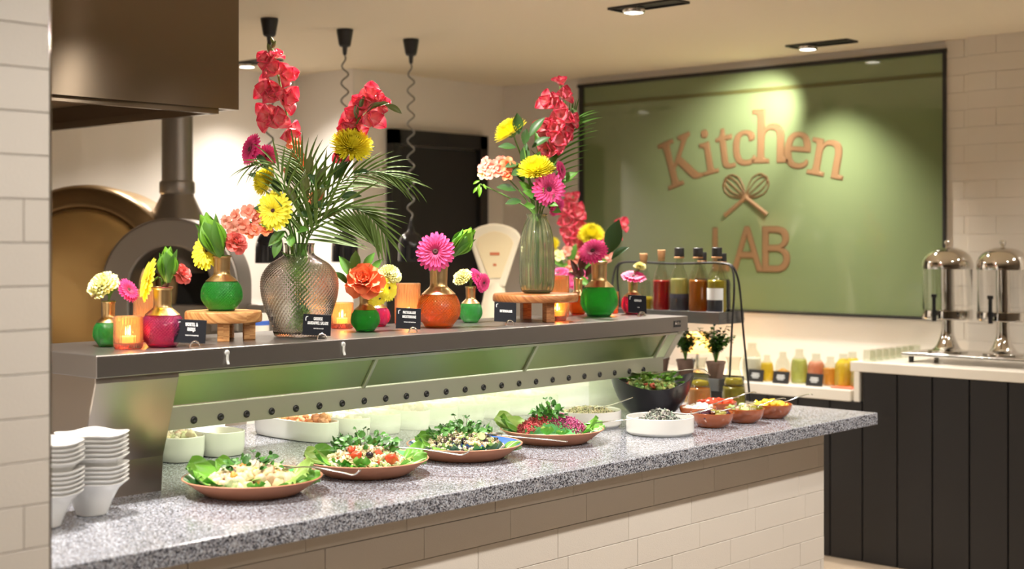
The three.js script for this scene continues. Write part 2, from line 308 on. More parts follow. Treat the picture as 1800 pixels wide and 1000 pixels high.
// ---------------------------------------------------------------- gantry with its misted cold well
{
  const g = thing('serving_gantry', 'brushed steel overshelf with a lit hood spanning the salad buffet', 'overshelf', [0, 0, 0]);
  part('shelf', rbox(4.63 - 1.958, 0.06, 0.50, 0.003, (4.63 + 1.958) / 2, 1.27, -3.52), M.steel, g);
  // control box at the left end: front leans back towards the worktop
  const prof = new THREE.Shape(); [[-3.285, 1.24], [-3.285, 1.225], [-3.362, 1.0], [-3.37, 0.9], [-3.75, 0.9], [-3.75, 1.24]].forEach(([z, y], i) => (i ? prof.lineTo(-z, y) : prof.moveTo(-z, y)));
  const ext = (sh, x0, x1, bev = 0.002) => new THREE.ExtrudeGeometry(sh, { depth: x1 - x0 - 2 * bev, bevelEnabled: true, bevelThickness: bev, bevelSize: bev, bevelSegments: 1 }).rotateY(PI / 2).translate(x0 + bev, 0, 0);
  part('control_box', ext(prof, 1.962, 2.222), std('box_steel', [0.36, 0.315, 0.275], 0.3, 0.92, { anisotropy: 0.4 }), g);
  const inset = new THREE.Shape(); [[-3.310, 1.20], [-3.368, 1.03], [-3.74, 1.03], [-3.74, 1.20]].forEach(([z, y], i) => (i ? inset.lineTo(-z, y) : inset.moveTo(-z, y)));
  // right end plate, cut back above the worktop
  const pr = new THREE.Shape(); [[-3.285, 1.24], [-3.36, 1.13], [-3.50, 1.09], [-3.53, 0.9], [-3.75, 0.9], [-3.75, 1.24]].forEach(([z, y], i) => (i ? pr.lineTo(-z, y) : pr.moveTo(-z, y)));
  part('end_plate', ext(pr, 4.585, 4.628), std('plate_steel', [0.46, 0.46, 0.36], 0.4, 0.35), g);
  // leaning hood panels in a frame, nozzle strip below
  const A = V(0, 1.238, -3.292), B = V(0, 1.132, -3.362), lean = Math.atan2(A.z - B.z, A.y - B.y), len = Math.hypot(A.y - B.y, A.z - B.z), mid = A.clone().add(B).multiplyScalar(0.5);
  const leaned = (geo, x) => geo.rotateX(lean).translate(x, mid.y, mid.z);
  const xs = [2.222, 2.968, 3.741, 4.523];
  for (let i = 0; i < 3; i++) part('hood_panel', leaned(box(xs[i + 1] - xs[i], len - 0.006, 0.004, 0, 0, -0.006), (xs[i] + xs[i + 1]) / 2), M.panel_steel, g);
  for (const x of xs.slice(1)) part('frame_bar', leaned(rbox(0.014, len, 0.009, 0.002), x), M.strip_steel, g);
  part('frame_rail', leaned(rbox(4.585 - 2.222, 0.012, 0.010, 0.002, 0, len / 2 - 0.006, 0), (4.585 + 2.222) / 2), M.strip_steel, g);
  part('nozzle_strip', rbox(4.585 - 2.222, 0.066, 0.012, 0.002, (4.585 + 2.222) / 2, 1.100, -3.366), M.strip_steel, g);
  const nz = revolve([[0.0001, 0.001], [0.004, 0.001], [0.0045, 0.004], [0.0075, 0.005], [0.008, 0.003], [0.0105, 0.003], [0.011, 0]], 18).rotateX(PI / 2);
  for (let i = 0; i < 24; i++) { const n = part('mist_nozzle', nz, M.black_metal, g); n.position.set(2.323 + i * 0.0925, 1.090, -3.3598); }
  part('lamp_housing', rbox(2.2, 0.03, 0.14, 0.004, 3.42, 1.226, -3.58), M.steel, g);
  part('lamp_tube', new THREE.CylinderGeometry(0.013, 0.013, 2.1, 16).rotateZ(PI / 2).translate(3.42, 1.204, -3.58), M.tube_glow, g);
  const ra = new THREE.RectAreaLight(GANTRY_LIGHT.color, GANTRY_LIGHT.power, 2.1, 0.10); ra.position.set(3.42, 1.186, -3.58); ra.lookAt(3.42, 0, -3.58); ra.name = 'gantry_lamp'; scene.add(ra);
  // clear hooks on the shelf front and the maker's plate
  for (const x of [2.372, 2.805]) part('adhesive_hook', merge([new THREE.SphereGeometry(0.0085, 14, 10).scale(1, 1, 0.4).translate(x, 1.284, -3.268), tube([V(x, 1.28, -3.266), V(x, 1.262, -3.266), V(x, 1.252, -3.262)], 0.004, 10)]), std('hook_plastic', [0.75, 0.74, 0.72], 0.2, 0, { transmission: 0.4 }), g);
  const pl = part('maker_plate', rbox(0.046, 0.026, 0.003, 0.001, 4.555, 1.272, -3.269), M.black_metal, g);
  part('plate_relief', tube([V(4.538, 1.268, -3.2665), V(4.541, 1.280, -3.2665), V(4.545, 1.270, -3.2665), V(4.550, 1.277, -3.2665), V(4.556, 1.267, -3.2665), V(4.562, 1.279, -3.2665), V(4.567, 1.268, -3.2665), V(4.573, 1.276, -3.2665)], 0.0012, 40, 6), M.cutlery, pl);
}

// ---------------------------------------------------------------- back cabinets at the right wall
{
  const c = thing('back_cabinet', 'black panelled cabinet run carrying the drink dispensers', 'cabinet', [0, 0, 0]);
  part('carcass', merge([slab(6.325, 6.885, 0.0, 0.797, -5.6, -3.40), slab(6.325, 6.885, 0.0, 0.949, -3.40, -0.6)]), M.black_paint, c);
  const Z = [-5.60, -5.42, -5.24, -5.055, -4.87, -4.685, -4.50, -4.316, -4.132, -3.947, -3.762, -3.577, -3.396, -3.208, -3.025, -2.839, -2.652, -2.466, -2.28, -2.09, -1.9, -1.7];
  for (let i = 0; i < Z.length - 1; i++) { const h = Z[i] < -3.4 ? 0.795 : 0.947, w = Z[i + 1] - Z[i] - 0.006; const m = part('plank', rbox(0.018, h - 0.002, w, 0.003, 0, 0, 0, 1), M.plank_black, c); m.position.set(6.315, h / 2 + 0.001, (Z[i] + Z[i + 1]) / 2); }
  tag(part('drinks_worktop', rbox(0.60, 0.05, 2.86, 0.004, 6.6, 0.975, -2.03), M.slab_white, scene), 'raised pale stone top under the drink dispensers', 'countertop');
  tag(part('juice_worktop', merge([rbox(0.60, 0.056, 2.16, 0.004, 6.6, 0.825, -4.54), rbox(0.60, 0.15, 0.03, 0.003, 6.6, 0.874, -3.425)]), M.slab_white, scene), 'lower white worktop carrying the juice bottles below the green panel', 'countertop');
}

// ---------------------------------------------------------------- green glass sign
const font = await new FontLoader().loadAsync('fonts/droid/droid_serif_regular.typeface.json');
const fontSans = await new FontLoader().loadAsync('fonts/droid/droid_sans_regular.typeface.json');
{
  const g = thing('glass_sign_panel', 'large green glass wall panel lettered in copper with two crossed whisks', 'sign', [6.895, 0, 0]);
  const z0 = -5.684, z1 = -3.23, y0 = 1.195, y1 = 2.597, cz = (z0 + z1) / 2;
  part('pane', box(0.012, y1 - y0 - 0.02, z1 - z0 - 0.02, -0.012, (y0 + y1) / 2, cz), M.board_green, g);
  part('frame', merge([box(0.03, y1 - y0, 0.035, -0.015, (y0 + y1) / 2, z0), box(0.03, y1 - y0, 0.014, -0.015, (y0 + y1) / 2, z1), box(0.03, 0.022, z1 - z0 + 0.04, -0.015, y1, cz - 0.01), box(0.03, 0.012, z1 - z0, -0.015, y0, cz)]), M.black_metal, g);
  part('rail', box(0.004, 0.022, z1 - z0 - 0.03, -0.0195, 2.475, cz), M.board_rail, g);
  const put = (geo, z, y, roll) => { geo.rotateZ(roll); geo.rotateY(-PI / 2); geo.translate(-0.0185, y, z); return geo; };
  const letter = (ch, f, size, sx, z, y, roll) => {
    const mk = (grow, depth) => { const t = new TextGeometry(ch, { font: f, size, depth, curveSegments: 6, bevelEnabled: grow > 0, bevelSize: grow, bevelThickness: 0.0004, bevelSegments: 1 }); t.computeBoundingBox(); const b = t.boundingBox; t.translate(-(b.min.x + b.max.x) / 2, 0, 0); t.scale(sx, 1, 1); return t; };
    const l = part('letter', put(mk(0.0006, 0.004), z, y, roll), M.copper_print, g);
    part('letter_edge', put(mk(0.0055, 0.001), z, y, roll), M.copper_edge, l);
  };
  // word on an arc: z along the wall, baseline height, lean
  const arc = [['K', -4.872, 1.955, 0.30, 0.285], ['i', -4.688, 2.005, 0.20, 0.25], ['t', -4.575, 2.035, 0.14, 0.25], ['c', -4.455, 2.05, 0.05, 0.255], ['h', -4.285, 2.055, -0.02, 0.285], ['e', -4.115, 2.02, -0.10, 0.26], ['n', -3.935, 1.965, -0.20, 0.265]];
  for (const [ch, z, y, roll, s] of arc) letter(ch, font, s, ch === 'K' ? 0.95 : 1.02, z, y, roll);
  letter('L', fontSans, 0.25, 0.85, -4.62, 1.432, 0); letter('A', fontSans, 0.255, 0.95, -4.44, 1.432, 0); letter('B', fontSans, 0.255, 1.05, -4.245, 1.432, 0);
  for (const s of [-1, 1]) {                          // whisks: handle low, wires up
    const q = (u, v) => V(-0.021, 1.858 + v, -4.447 + u), wires = [];
    for (const k of [-0.055, -0.03, 0, 0.03, 0.055]) { const a = s; wires.push(tube([[0, 0], [0.06, k * 0.8], [0.115, k * 1.1], [0.165, k * 0.75], [0.185, 0]].map(([l, w]) => q(a * (l * 0.78 - w * -0.62 * a), l * 0.62 + w * -0.78 * a)), 0.0038, 16, 5)); }
    const w = part('whisk', merge(wires), M.copper_edge, g);
    part('whisk_handle', tube([q(0, 0), q(-s * 0.07, -0.05), q(-s * 0.145, -0.103)], 0.0125, 12, 8), M.copper_print, w);
  }
  part('whisk_knot', new THREE.SphereGeometry(0.022, 16, 10).scale(0.3, 1, 1).translate(-0.021, 1.858, -4.447), M.copper_print, g);
}

// ---------------------------------------------------------------- kitchen behind: hood, oven, heat lamps, scale
{
  const h = thing('extractor_hood', 'large brushed steel extractor hood hanging at the upper left', 'hood', [0, 0, 0]);
  const x1 = 3.285, x0 = 1.7, y0 = 2.115;
  part('canopy', merge([slab(x0, x1, y0, CEIL - 0.001, -4.49, -4.45), slab(x0, x1, y0, CEIL - 0.001, -6.4, -6.36), slab(x1 - 0.03, x1, y0, CEIL - 0.001, -6.36, -4.49), slab(x0, x0 + 0.03, y0, CEIL - 0.001, -6.36, -4.49)]), M.hood_steel, h);
  part('rim', merge([slab(x0 + 0.01, x1 - 0.08, y0 - 0.02, y0 + 0.01, -4.50, -4.47), slab(x1 - 0.11, x1 - 0.08, y0 - 0.02, y0 + 0.01, -6.38, -4.48), ]), M.hood_steel, h);
  part('filter_plate', slab(x0, x1 - 0.03, y0 + 0.09, y0 + 0.10, -6.355, -4.495), std('hood_filter', [0.34, 0.24, 0.15], 0.5, 0.4), h);
}
{
  const bx = 3.62, bz = -6.12;
  const o = thing('pizza_oven', 'bronze domed pizza oven with an arched black mouth at the back left', 'oven', [bx, 0, bz], FACE);
  part('stand', merge([rbox(1.55, 1.14, 0.8, 0.01, 0.16, 0.57, -0.25), rbox(1.50, 0.17, 0.7, 0.01, 0.14, 1.215, -0.22)]), M.oven_steel, o);
  part('dome', revolve([[0.47, -0.35], [0.48, 0.0], [0.475, 0.08], [0.455, 0.11], [0.40, 0.12]].concat(spline([[0.40, 0.12], [0.372, 0.125], [0.36, 0.10]], 5)), 64).rotateX(PI / 2).translate(0, 1.40, 0), M.oven_bronze, o);
  part('dome_face', revolve(spline([[0.362, 0.09], [0.34, 0.13], [0.22, 0.19], [0.001, 0.21]], 16), 64).rotateX(PI / 2).translate(0, 1.40, 0), M.oven_gold, o);
  const arch = (r0, r1, d, x, y, z) => { const s = new THREE.Shape(); s.absarc(0, 0, r1, 0, PI, false); s.lineTo(-r1, -0.2); s.lineTo(-r0, -0.2); s.absarc(0, 0, r0, PI, 0, true); s.lineTo(r0, -0.2); s.lineTo(r1, -0.2); return new THREE.ExtrudeGeometry(s, { depth: d, bevelEnabled: true, bevelSize: 0.012, bevelThickness: 0.012, bevelSegments: 2, curveSegments: 28 }).translate(x, y, z); };
  part('mouth_hood', arch(0.20, 0.31, 0.3, 0.48, 1.39, 0.02), M.oven_steel, o);
  part('mouth', new THREE.CircleGeometry(0.205, 40, 0, PI).translate(0.48, 1.39, 0.1), M.soot, o);
  part('mouth_floor', box(0.42, 0.19, 0.02, 0.48, 1.30, 0.09), M.soot, o);
  const f = part('flue', revolve([[0.075, 2.6], [0.075, 1.86], [0.078, 1.84], [0.082, 1.82], [0.14, 1.70], [0.17, 1.62], [0.20, 1.50], [0.20, 1.45]], 40).translate(0.43, 0, -0.02), M.oven_steel, o);
  part('flue_collar', revolve([[0.076, 1.90], [0.086, 1.89], [0.086, 1.84], [0.076, 1.83]], 40).translate(0.43, 0, -0.02), M.oven_steel, f);
}
{ // pass counter that carries the scale and the far bouquet
  const c = thing('pass_counter', 'stainless steel pass counter behind the buffet shelf', 'counter', [0, 0, 0]);
  part('top', rbox(2.6, 0.05, 0.75, 0.006, 4.55, 1.06, -4.755), M.steel, c);
  part('body', slab(3.3, 5.8, 0, 1.035, -5.1, -4.42), M.plaster, c);
}
const cups = [[4.051, 'first'], [4.515, 'second'], [4.964, 'third']];
for (const [i, [x]] of cups.entries()) {
  const p = thing('heat_lamp', ['black pendant heat lamp on a coiled cord, hanging behind the tall red gladiolus', 'black pendant heat lamp on a coiled cord, middle one of the three', 'black pendant heat lamp on a coiled cord, in front of the black door'][i], 'pendant lamp', [x, 0, -5.25], 0, 'pendant heat lamps over the pass');
  part('ceiling_cup', revolve([[0.0001, 2.65], [0.041, 2.65], [0.041, 2.64], [0.030, 2.575], [0.026, 2.566], [0.013, 2.562], [0.010, 2.53], [0.006, 2.522], [0.0001, 2.522]], 28), M.black_metal, p);
  const pts = []; const y1 = 2.525, y0 = 1.70; for (let k = 0; k <= 150; k++) { const t = k / 150, a = t * 9.5 * 2 * PI, r = 0.0175 * Math.min(1, t * 12, (1 - t) * 12); pts.push(V(Math.cos(a) * r, y1 + (y0 - y1) * t, Math.sin(a) * r)); }
  part('coiled_cord', new THREE.TubeGeometry(new THREE.CatmullRomCurve3(pts), 420, 0.0045, 6), [std('cord_grey' + i, [0.20, 0.185, 0.16], 0.6)][0], p);
  part('shade', revolve(spline([[0.008, 1.715], [0.012, 1.68], [0.02, 1.655], [0.045, 1.635], [0.062, 1.60], [0.066, 1.55], [0.067, 1.50]], 24).concat([[0.064, 1.50], [0.060, 1.60], [0.04, 1.63]]), 36), M.black_gloss, p);
}
{ // old fan-dial counter scale
  const s = thing('fan_scale', 'old cream enamel fan-dial kitchen scale behind the flowers', 'scale', [5.107, 1.085, -4.788], FACE);
  const fan = (r, wTop, wBot, yb) => { const sh = new THREE.Shape(); sh.moveTo(-wBot, yb); sh.lineTo(-wTop, r - 0.05); sh.quadraticCurveTo(-wTop * 0.9, r, 0, r + 0.012); sh.quadraticCurveTo(wTop * 0.9, r, wTop, r - 0.05); sh.lineTo(wBot, yb); sh.closePath(); return sh; };
  const ex = (sh, d, b) => new THREE.ExtrudeGeometry(sh, { depth: d, bevelEnabled: true, bevelSize: b, bevelThickness: b, bevelSegments: 3, curveSegments: 16 });
  part('dial_case', ex(fan(0.585, 0.118, 0.042, 0.30), 0.05, 0.012).translate(0, 0, -0.03), M.cream_enamel, s);
  const d = part('dial_face', ex(fan(0.555, 0.093, 0.030, 0.335), 0.003, 0.001).translate(0, 0, 0.0325), M.dial_face, s);
  part('dial_print', merge([box(0.048, 0.014, 0.002, 0.0, 0.455, 0.0375), box(0.016, 0.012, 0.002, 0, 0.40, 0.0375)]), M.dial_print, d);
  part('pedestal', revolve(spline([[0.05, 0.31], [0.052, 0.27], [0.066, 0.2], [0.085, 0.1], [0.10, 0.03], [0.10, 0]], 16), 32).scale(1, 1, 0.7), M.cream_enamel, s);
}
{ // roll with a blue band on the work surface by the white wall
  const b = thing('paper_roll', 'white paper roll with a blue band by the white back wall', 'roll', [4.75, 1.085, -4.95]);
  part('paper', cyl(0.055, 0.055, 0.20, 0, 0, 0, 28), M.slab_white, b); part('band', cyl(0.0556, 0.0556, 0.02, 0, 0.15, 0, 28), M.blue_print, b); b.position.set(3.75, 1.085, -4.95);
}

// ---------------------------------------------------------------- dishes stacked at the left
{
  const ring = (n, fn) => { const l = []; for (let i = 0; i <= n; i++) l.push(fn(i / n)); return l; };
  // square bowl with upswept corners
  const sq = (th) => { const c = Math.abs(Math.cos(th)), s = Math.abs(Math.sin(th)); return Math.pow(Math.pow(c, 3.2) + Math.pow(s, 3.2), -1 / 3.2); };
  const bowl = revolve([[0.0001, 0], [0.040, 0], [0.043, 0.004], [0.055, 0.035], [0.072, 0.065], [0.094, 0.082], [0.0955, 0.0845], [0.093, 0.0855], [0.070, 0.069], [0.051, 0.037], [0.036, 0.009], [0.0001, 0.008]], 72, (th, s, r, y) => { const k = sq(th), t = Math.min(1, y / 0.085); return [r * (k - 1) * (0.35 + 0.65 * t), 0.014 * (k - 1) * 3 * t * t]; });
  const ord = ['topmost', 'second from the top', 'third from the top', 'fourth from the top', 'fifth from the top', 'sixth from the top', 'fifth from the bottom', 'fourth from the bottom', 'third from the bottom', 'second from the bottom', 'lowest'];
  const stack = (x, z, n, turn, word, gapAt) => {
    for (let i = 0; i < n; i++) {
      const o = tag(part(numbered('square_dish'), bowl, M.white_ceramic, scene), `white square dish, ${ord[n - 1 - i]} of the ${word} stack`, 'dish', `dishes of the ${word} stack`);
      o.position.set(x + rr(-0.0015, 0.0015), 0.9 + i * 0.0112 + (i >= gapAt ? 0.011 : 0), z + rr(-0.0015, 0.0015)); o.rotation.y = turn + rr(-0.03, 0.03); o.scale.set(0.86, 1, 0.86);
    }
  };
  stack(1.905, -3.205, 11, 0.22, 'right', 5); stack(1.745, -3.150, 11, 0.18, 'left', 6);
}

// ---------------------------------------------------------------- crocks in the cold well
function crockGeo(w, l, h) {
  const n = 44, P = (f, y, k) => { const p = []; for (let i = 0; i < n; i++) { const t = i / n * 2 * PI, c = Math.cos(t), s = Math.sin(t), e = 2.6; p.push([Math.sign(c) * Math.pow(Math.abs(c), 2 / e) * (w / 2 - f), y, Math.sign(s) * Math.pow(Math.abs(s), 2 / e) * (l / 2 - f)]); } return p; };
  const rows = [P(w / 2 - 0.001, 0), P(0.012, 0), P(0.005, 0.004), P(0.001, 0.03), P(0, h - 0.003), P(0.001, h), P(0.004, h), P(0.005, h - 0.003), P(0.008, 0.02), P(0.018, 0.008), P(w / 2 - 0.001, 0.007)], pos = [], idx = [];
  for (const r of rows) for (const p of r) pos.push(...p);
  for (let j = 0; j < rows.length - 1; j++) for (let i = 0; i < n; i++) { const a = j * n + i, b = j * n + (i + 1) % n, c = a + n, d = b + n; idx.push(a, c, b, b, c, d); }
  const g = new THREE.BufferGeometry(); g.setAttribute('position', new THREE.Float32BufferAttribute(pos, 3)); g.setAttribute('uv', new THREE.Float32BufferAttribute(new Array(pos.length / 3 * 2).fill(0), 2)); g.setIndex(idx); g.computeVertexNormals(); return g;
}
const chunkGeo = (() => { const g = mergeVertices(new THREE.IcosahedronGeometry(1, 2).deleteAttribute('uv').deleteAttribute('normal')); const p = g.attributes.position; for (let i = 0; i < p.count; i++) { const v = V(p.getX(i), p.getY(i), p.getZ(i)), k = 1 + 0.22 * Math.sin(v.x * 4.1 + 1) * Math.cos(v.y * 3.7) + 0.12 * Math.sin(v.z * 6); p.setXYZ(i, v.x * k, v.y * k * 0.85, v.z * k); } g.computeVertexNormals(); g.setAttribute('uv', new THREE.Float32BufferAttribute(new Array(p.count * 2).fill(0), 2)); return g; })();
std('food_cream', [0.76, 0.68, 0.44], 0.5); std('food_white', [0.80, 0.76, 0.66], 0.55); std('food_salmon', [0.75, 0.30, 0.13], 0.5); std('food_carrot', [0.75, 0.28, 0.04], 0.45); std('food_pink', [0.72, 0.36, 0.24], 0.5);
std('food_any', [1, 1, 1], 0.5, 0, {}); std('tomato', [0.55, 0.055, 0.02], 0.15); std('olive_black', [0.02, 0.012, 0.018], 0.15); std('olive_purple', [0.055, 0.012, 0.022], 0.12); std('olive_green', [0.22, 0.20, 0.03], 0.18); std('beet', [0.42, 0.035, 0.13], 0.4); std('beet_red', [0.58, 0.06, 0.07], 0.4); std('pepper_yellow', [0.75, 0.48, 0.03], 0.3); std('cucumber', [0.42, 0.60, 0.22], 0.35);
const dummy = new THREE.Object3D();
function heap(parent, name, geo, mat, n, fn) {         // many small bits lying in one dish: matter nobody counts
  const m = new THREE.InstancedMesh(geo, mat, n); m.name = name; m.userData.kind = 'stuff'; m.castShadow = m.receiveShadow = true; const col = new THREE.Color();
  for (let i = 0; i < n; i++) { const [x, y, z, s, c] = fn(i); dummy.position.set(x, y, z); dummy.rotation.set(rr(0, 6.3), rr(0, 6.3), rr(0, 6.3)); Array.isArray(s) ? dummy.scale.set(...s) : dummy.scale.setScalar(s); dummy.updateMatrix(); m.setMatrixAt(i, dummy.matrix); if (c) m.setColorAt(i, col.setRGB(...c)); }
  parent.add(m); return m;
}
{
  const longC = crockGeo(0.138, 0.42, 0.072), shortC = crockGeo(0.150, 0.19, 0.080);
  const words = ['first', 'second', 'third', 'fourth', 'fifth', 'sixth', 'seventh', 'eighth', 'ninth'];
  const crock = (x, z, geo, label, food, l, w, h) => {
    const g = thing('serving_crock', label, 'crock', [x, 0.9, z], 0, 'white crocks in the cold well'); part('body', geo, M.white_ceramic, g);
    if (food) { const f = thing('crock_filling', food[3], 'food', [x, 0.9, z], 0, 'fillings of the white crocks'); heap(f, 'pieces', chunkGeo, M.food_any, food[2], () => { const a = rr(0, 2 * PI), q = Math.sqrt(rnd()); return [Math.cos(a) * q * (w / 2 - 0.022), rr(0.018, h * food[4]), Math.sin(a) * q * (l / 2 - 0.022), rr(0.010, 0.018), [0, 1, 2].map((k) => food[0][k] * rr(0.85, 1.05))]; }); }
  };
  const W = [0.78, 0.70, 0.52], C = [0.72, 0.66, 0.45], S = [0.72, 0.32, 0.16], G = [0.45, 0.55, 0.2], P = [0.74, 0.5, 0.36];
  crock(2.415, -3.815, shortC, 'short white crock half hidden by the steel control box', [W, 0, 60, 'pale chopped salad in the crock half hidden by the control box', 0.85], 0.19, 0.15, 0.08);
  crock(2.572, -3.815, shortC, 'short white crock of pale diced cheese right of the control box', [W, 0, 70, 'pale diced cheese in the short crock right of the control box', 1.08], 0.19, 0.15, 0.08);
  crock(2.730, -3.815, shortC, 'short white crock, rightmost of the front short crocks', [C, 0, 50, 'pale slices in the rightmost short front crock', 0.6], 0.19, 0.15, 0.08);
  crock(2.640, -4.02, shortC, 'short white crock in the rear row, behind the cheese crock', null); crock(2.80, -4.02, shortC, 'short white crock in the rear row, behind the rightmost short crock', [C, 0, 40, 'pale slices in the rear short crock', 0.7], 0.19, 0.15, 0.08);
  const kinds = [[S, 'orange salmon'], [W, 'pale diced vegetable'], [C, 'creamy potato'], [P, 'pinkish shrimp'], [C, 'shredded pale cabbage'], [W, 'diced white cheese'], [P, 'light ham'], [G, 'pale green cucumber'], [W, 'white onion']];
  for (let i = 0; i < 9; i++) crock(3.15 + i * 0.148, -3.93, longC, `long white crock, ${words[i]} from the left in the misted row`, [kinds[i][0], 0, 110, `${kinds[i][1]} pieces in the ${words[i]} long crock of the misted row`, i === 0 || i === 3 ? 1.15 : 0.95], 0.42, 0.138, 0.072);
  // cold mist drifting out of the nozzles over the long crocks
  const at = dataTex(256, 128, (x, y) => { const u = x / 256, v = y / 128, n = vnoise(u * 8, v * 5, 8, 61) * 0.5 + vnoise(u * 16, v * 10, 16, 62) * 0.3 + vnoise(u * 32, v * 20, 32, 63) * 0.2, e = Math.min(1, u * 6, (1 - u) * 9) * Math.min(1, v * 3.2, (1 - v) * 5), a = Math.max(0, Math.min(1, e * (0.45 + 0.75 * n))); return [a * 255, a * 255, a * 255]; }, false);
  const mist = std('mist', [0.95, 1, 0.90], 1, 0, { transparent: true, opacity: 0.22, alphaMap: at, specularIntensity: 0 });
  const mg = []; for (let k = 0; k < 5; k++) { const s = new THREE.PlaneGeometry(1.95 - k * 0.08, 0.20, 24, 6), p = s.attributes.position; for (let i = 0; i < p.count; i++) { const x = p.getX(i), y = p.getY(i); p.setZ(i, 0.02 * Math.sin(x * 5 + k * 1.7) + 0.10 * Math.pow(0.5 - y / 0.2, 2)); } s.computeVertexNormals(); mg.push(s.translate(3.82 + k * 0.03, 1.015, -3.50 - k * 0.05)); }
  const mm = part('cold_mist', merge(mg), mist, scene); mm.userData.kind = 'stuff'; tag(mm, 'cold white mist drifting over the long crocks under the hood', 'mist');
}

// ---------------------------------------------------------------- vases, tea lights, cards and stands on the shelf
const SH = 1.3;
const studs = (n, k, a, y0, y1) => (th, s, r, y) => { const e = Math.max(0, Math.min(1, (y - y0) / 0.012, (y1 - y) / 0.012)); return [a * e * (Math.abs(Math.sin(n * th / 2 + k * s)) * Math.abs(Math.sin(n * th / 2 - k * s)) * 2 - 1), 0]; };
function bottleVase(pos, R, H, mat, label) {            // round studded body, gilded neck
  const g = thing('bud_vase', label, 'vase', pos, 0, 'coloured bud vases on the shelf');
  const nk = R * 0.42, yb = H * 0.64, out = spline([[R * 0.62, 0.001], [R * 0.66, H * 0.02], [R * 0.72, H * 0.06], [R * 0.97, H * 0.20], [R, H * 0.30], [R * 0.93, H * 0.43], [R * 0.72, H * 0.55], [nk * 1.25, yb * 0.96]], 96);
  const inn = out.slice().reverse().filter((p, i) => p[1] > 0.006 && i % 4 === 0).map(([r, y]) => [r - 0.0035, y]), st = studs(40, 40 / (2 * R), R * 0.045, H * 0.05, H * 0.545);
  part('body', revolve([[0.0001, 0], ...out, ...inn, [0.0001, 0.006]], 220, (th, s, r, y, j) => (j && j < out.length ? st(th, s, r, y) : [0, 0])), mat, g);
  const n = part('neck', revolve(spline([[R * 0.80, H * 0.535], [nk * 1.42, H * 0.60], [nk, H * 0.66], [nk * 0.98, H * 0.8], [nk * 1.02, H * 0.96]], 20).concat([[nk * 1.12, H * 0.965], [nk * 1.15, H * 0.985], [nk * 1.08, H], [nk * 0.9, H * 0.99], [nk * 0.88, H * 0.7]]), 40), M.gold_neck, g, 'brushed gold neck');
  part('rim', new THREE.TorusGeometry(nk * 1.06, nk * 0.09, 8, 36).rotateX(PI / 2).translate(0, H * 0.985, 0), mat, n);
  return g;
}
const S3 = (x, z, y = SH) => [x, y, z];
bottleVase(S3(2.159, -3.541), 0.043, 0.131, M.glass_green, 'small green studded glass vase with a gold neck, leftmost on the shelf');
bottleVase(S3(2.257, -3.418), 0.0625, 0.172, M.glass_magenta, 'magenta studded glass vase with a gold neck behind the first black card');
bottleVase(S3(2.537, -3.523, SH + 0.089), 0.0615, 0.170, M.glass_green, 'green studded glass vase standing on the left wooden stand');
bottleVase(S3(3.112, -3.514), 0.048, 0.135, M.glass_green, 'small green studded glass vase holding the orange rose');
bottleVase(S3(3.31, -3.675), 0.046, 0.125, M.glass_magenta, 'small magenta glass vase tucked behind the orange rose vase');
bottleVase(S3(3.414, -3.470), 0.0745, 0.220, M.glass_orange, 'large orange studded glass vase with a gold neck holding a pink gerbera');
bottleVase(S3(3.705, -3.597), 0.043, 0.135, M.glass_green, 'small green glass vase right of the large orange vase');
bottleVase(S3(4.41, -3.665), 0.043, 0.150, M.glass_orange, 'small orange glass vase with dark red leaves behind the right stand');
bottleVase(S3(4.368, -3.520), 0.0745, 0.222, M.glass_green, 'large green studded glass vase right of the wooden stand');
bottleVase(S3(4.592, -3.52), 0.048, 0.140, M.glass_magenta, 'small magenta glass vase behind the rightmost card');

{ // big cut-glass vase
  const g = thing('cut_glass_vase', 'big clear diamond-cut glass vase holding the tallest bouquet', 'vase', [2.788, SH, -3.46]);
  const out = spline([[0.072, 0.001], [0.078, 0.004], [0.085, 0.03], [0.113, 0.105], [0.122, 0.16], [0.117, 0.195], [0.095, 0.228], [0.062, 0.250], [0.047, 0.262], [0.045, 0.28], [0.048, 0.296]], 150);
  const inn = out.slice().reverse().filter((p, i) => p[1] > 0.012 && i % 4 === 0).map(([r, y]) => [Math.max(0.01, r - 0.0055), y]);
  const cut = studs(54, 54 / 0.26, 0.0019, 0.006, 0.258);
  part('body', revolve([[0.0001, 0], ...out, ...inn, [0.0001, 0.012]], 324, (th, s, r, y, j) => (j > 0 && j < out.length ? cut(th, s, r, y) : [0, 0])), M.glass_vase, g);
  part('water', revolve([[0.0001, 0.014], ...inn.slice().reverse().filter((p) => p[1] < 0.135).map(([r, y]) => [r - 0.0015, y + 0.001]), [0.0001, 0.136]], 48), M.water, g);
}
{ // tall ribbed smoke-glass vase on the right stand
  const g = thing('ribbed_vase', 'tall ribbed grey-green glass vase on the right wooden stand', 'vase', [3.962, SH + 0.104, -3.495]);
  const out = spline([[0.046, 0.001], [0.056, 0.008], [0.064, 0.03], [0.067, 0.08], [0.066, 0.15], [0.061, 0.21], [0.052, 0.25], [0.040, 0.28], [0.0375, 0.29], [0.042, 0.302]], 50);
  part('body', revolve([[0.0001, 0], ...out, ...out.slice().reverse().filter((p) => p[1] > 0.012).map(([r, y]) => [r - 0.0045, y]), [0.0001, 0.012]], 176, (th, s, r, y, j) => [j && j < out.length ? 0.0034 * Math.min(1, y / 0.01, Math.max(0, 0.295 - y) / 0.02) * (Math.abs(Math.sin(th * 11)) - 0.6) : 0, 0]), M.glass_smoke, g);
  part('water', revolve([[0.0001, 0.018], ...out.filter((p) => p[1] > 0.018 && p[1] < 0.14).map(([r, y]) => [r * 0.90, y]), [0.0001, 0.14]], 40), M.water, g);
}
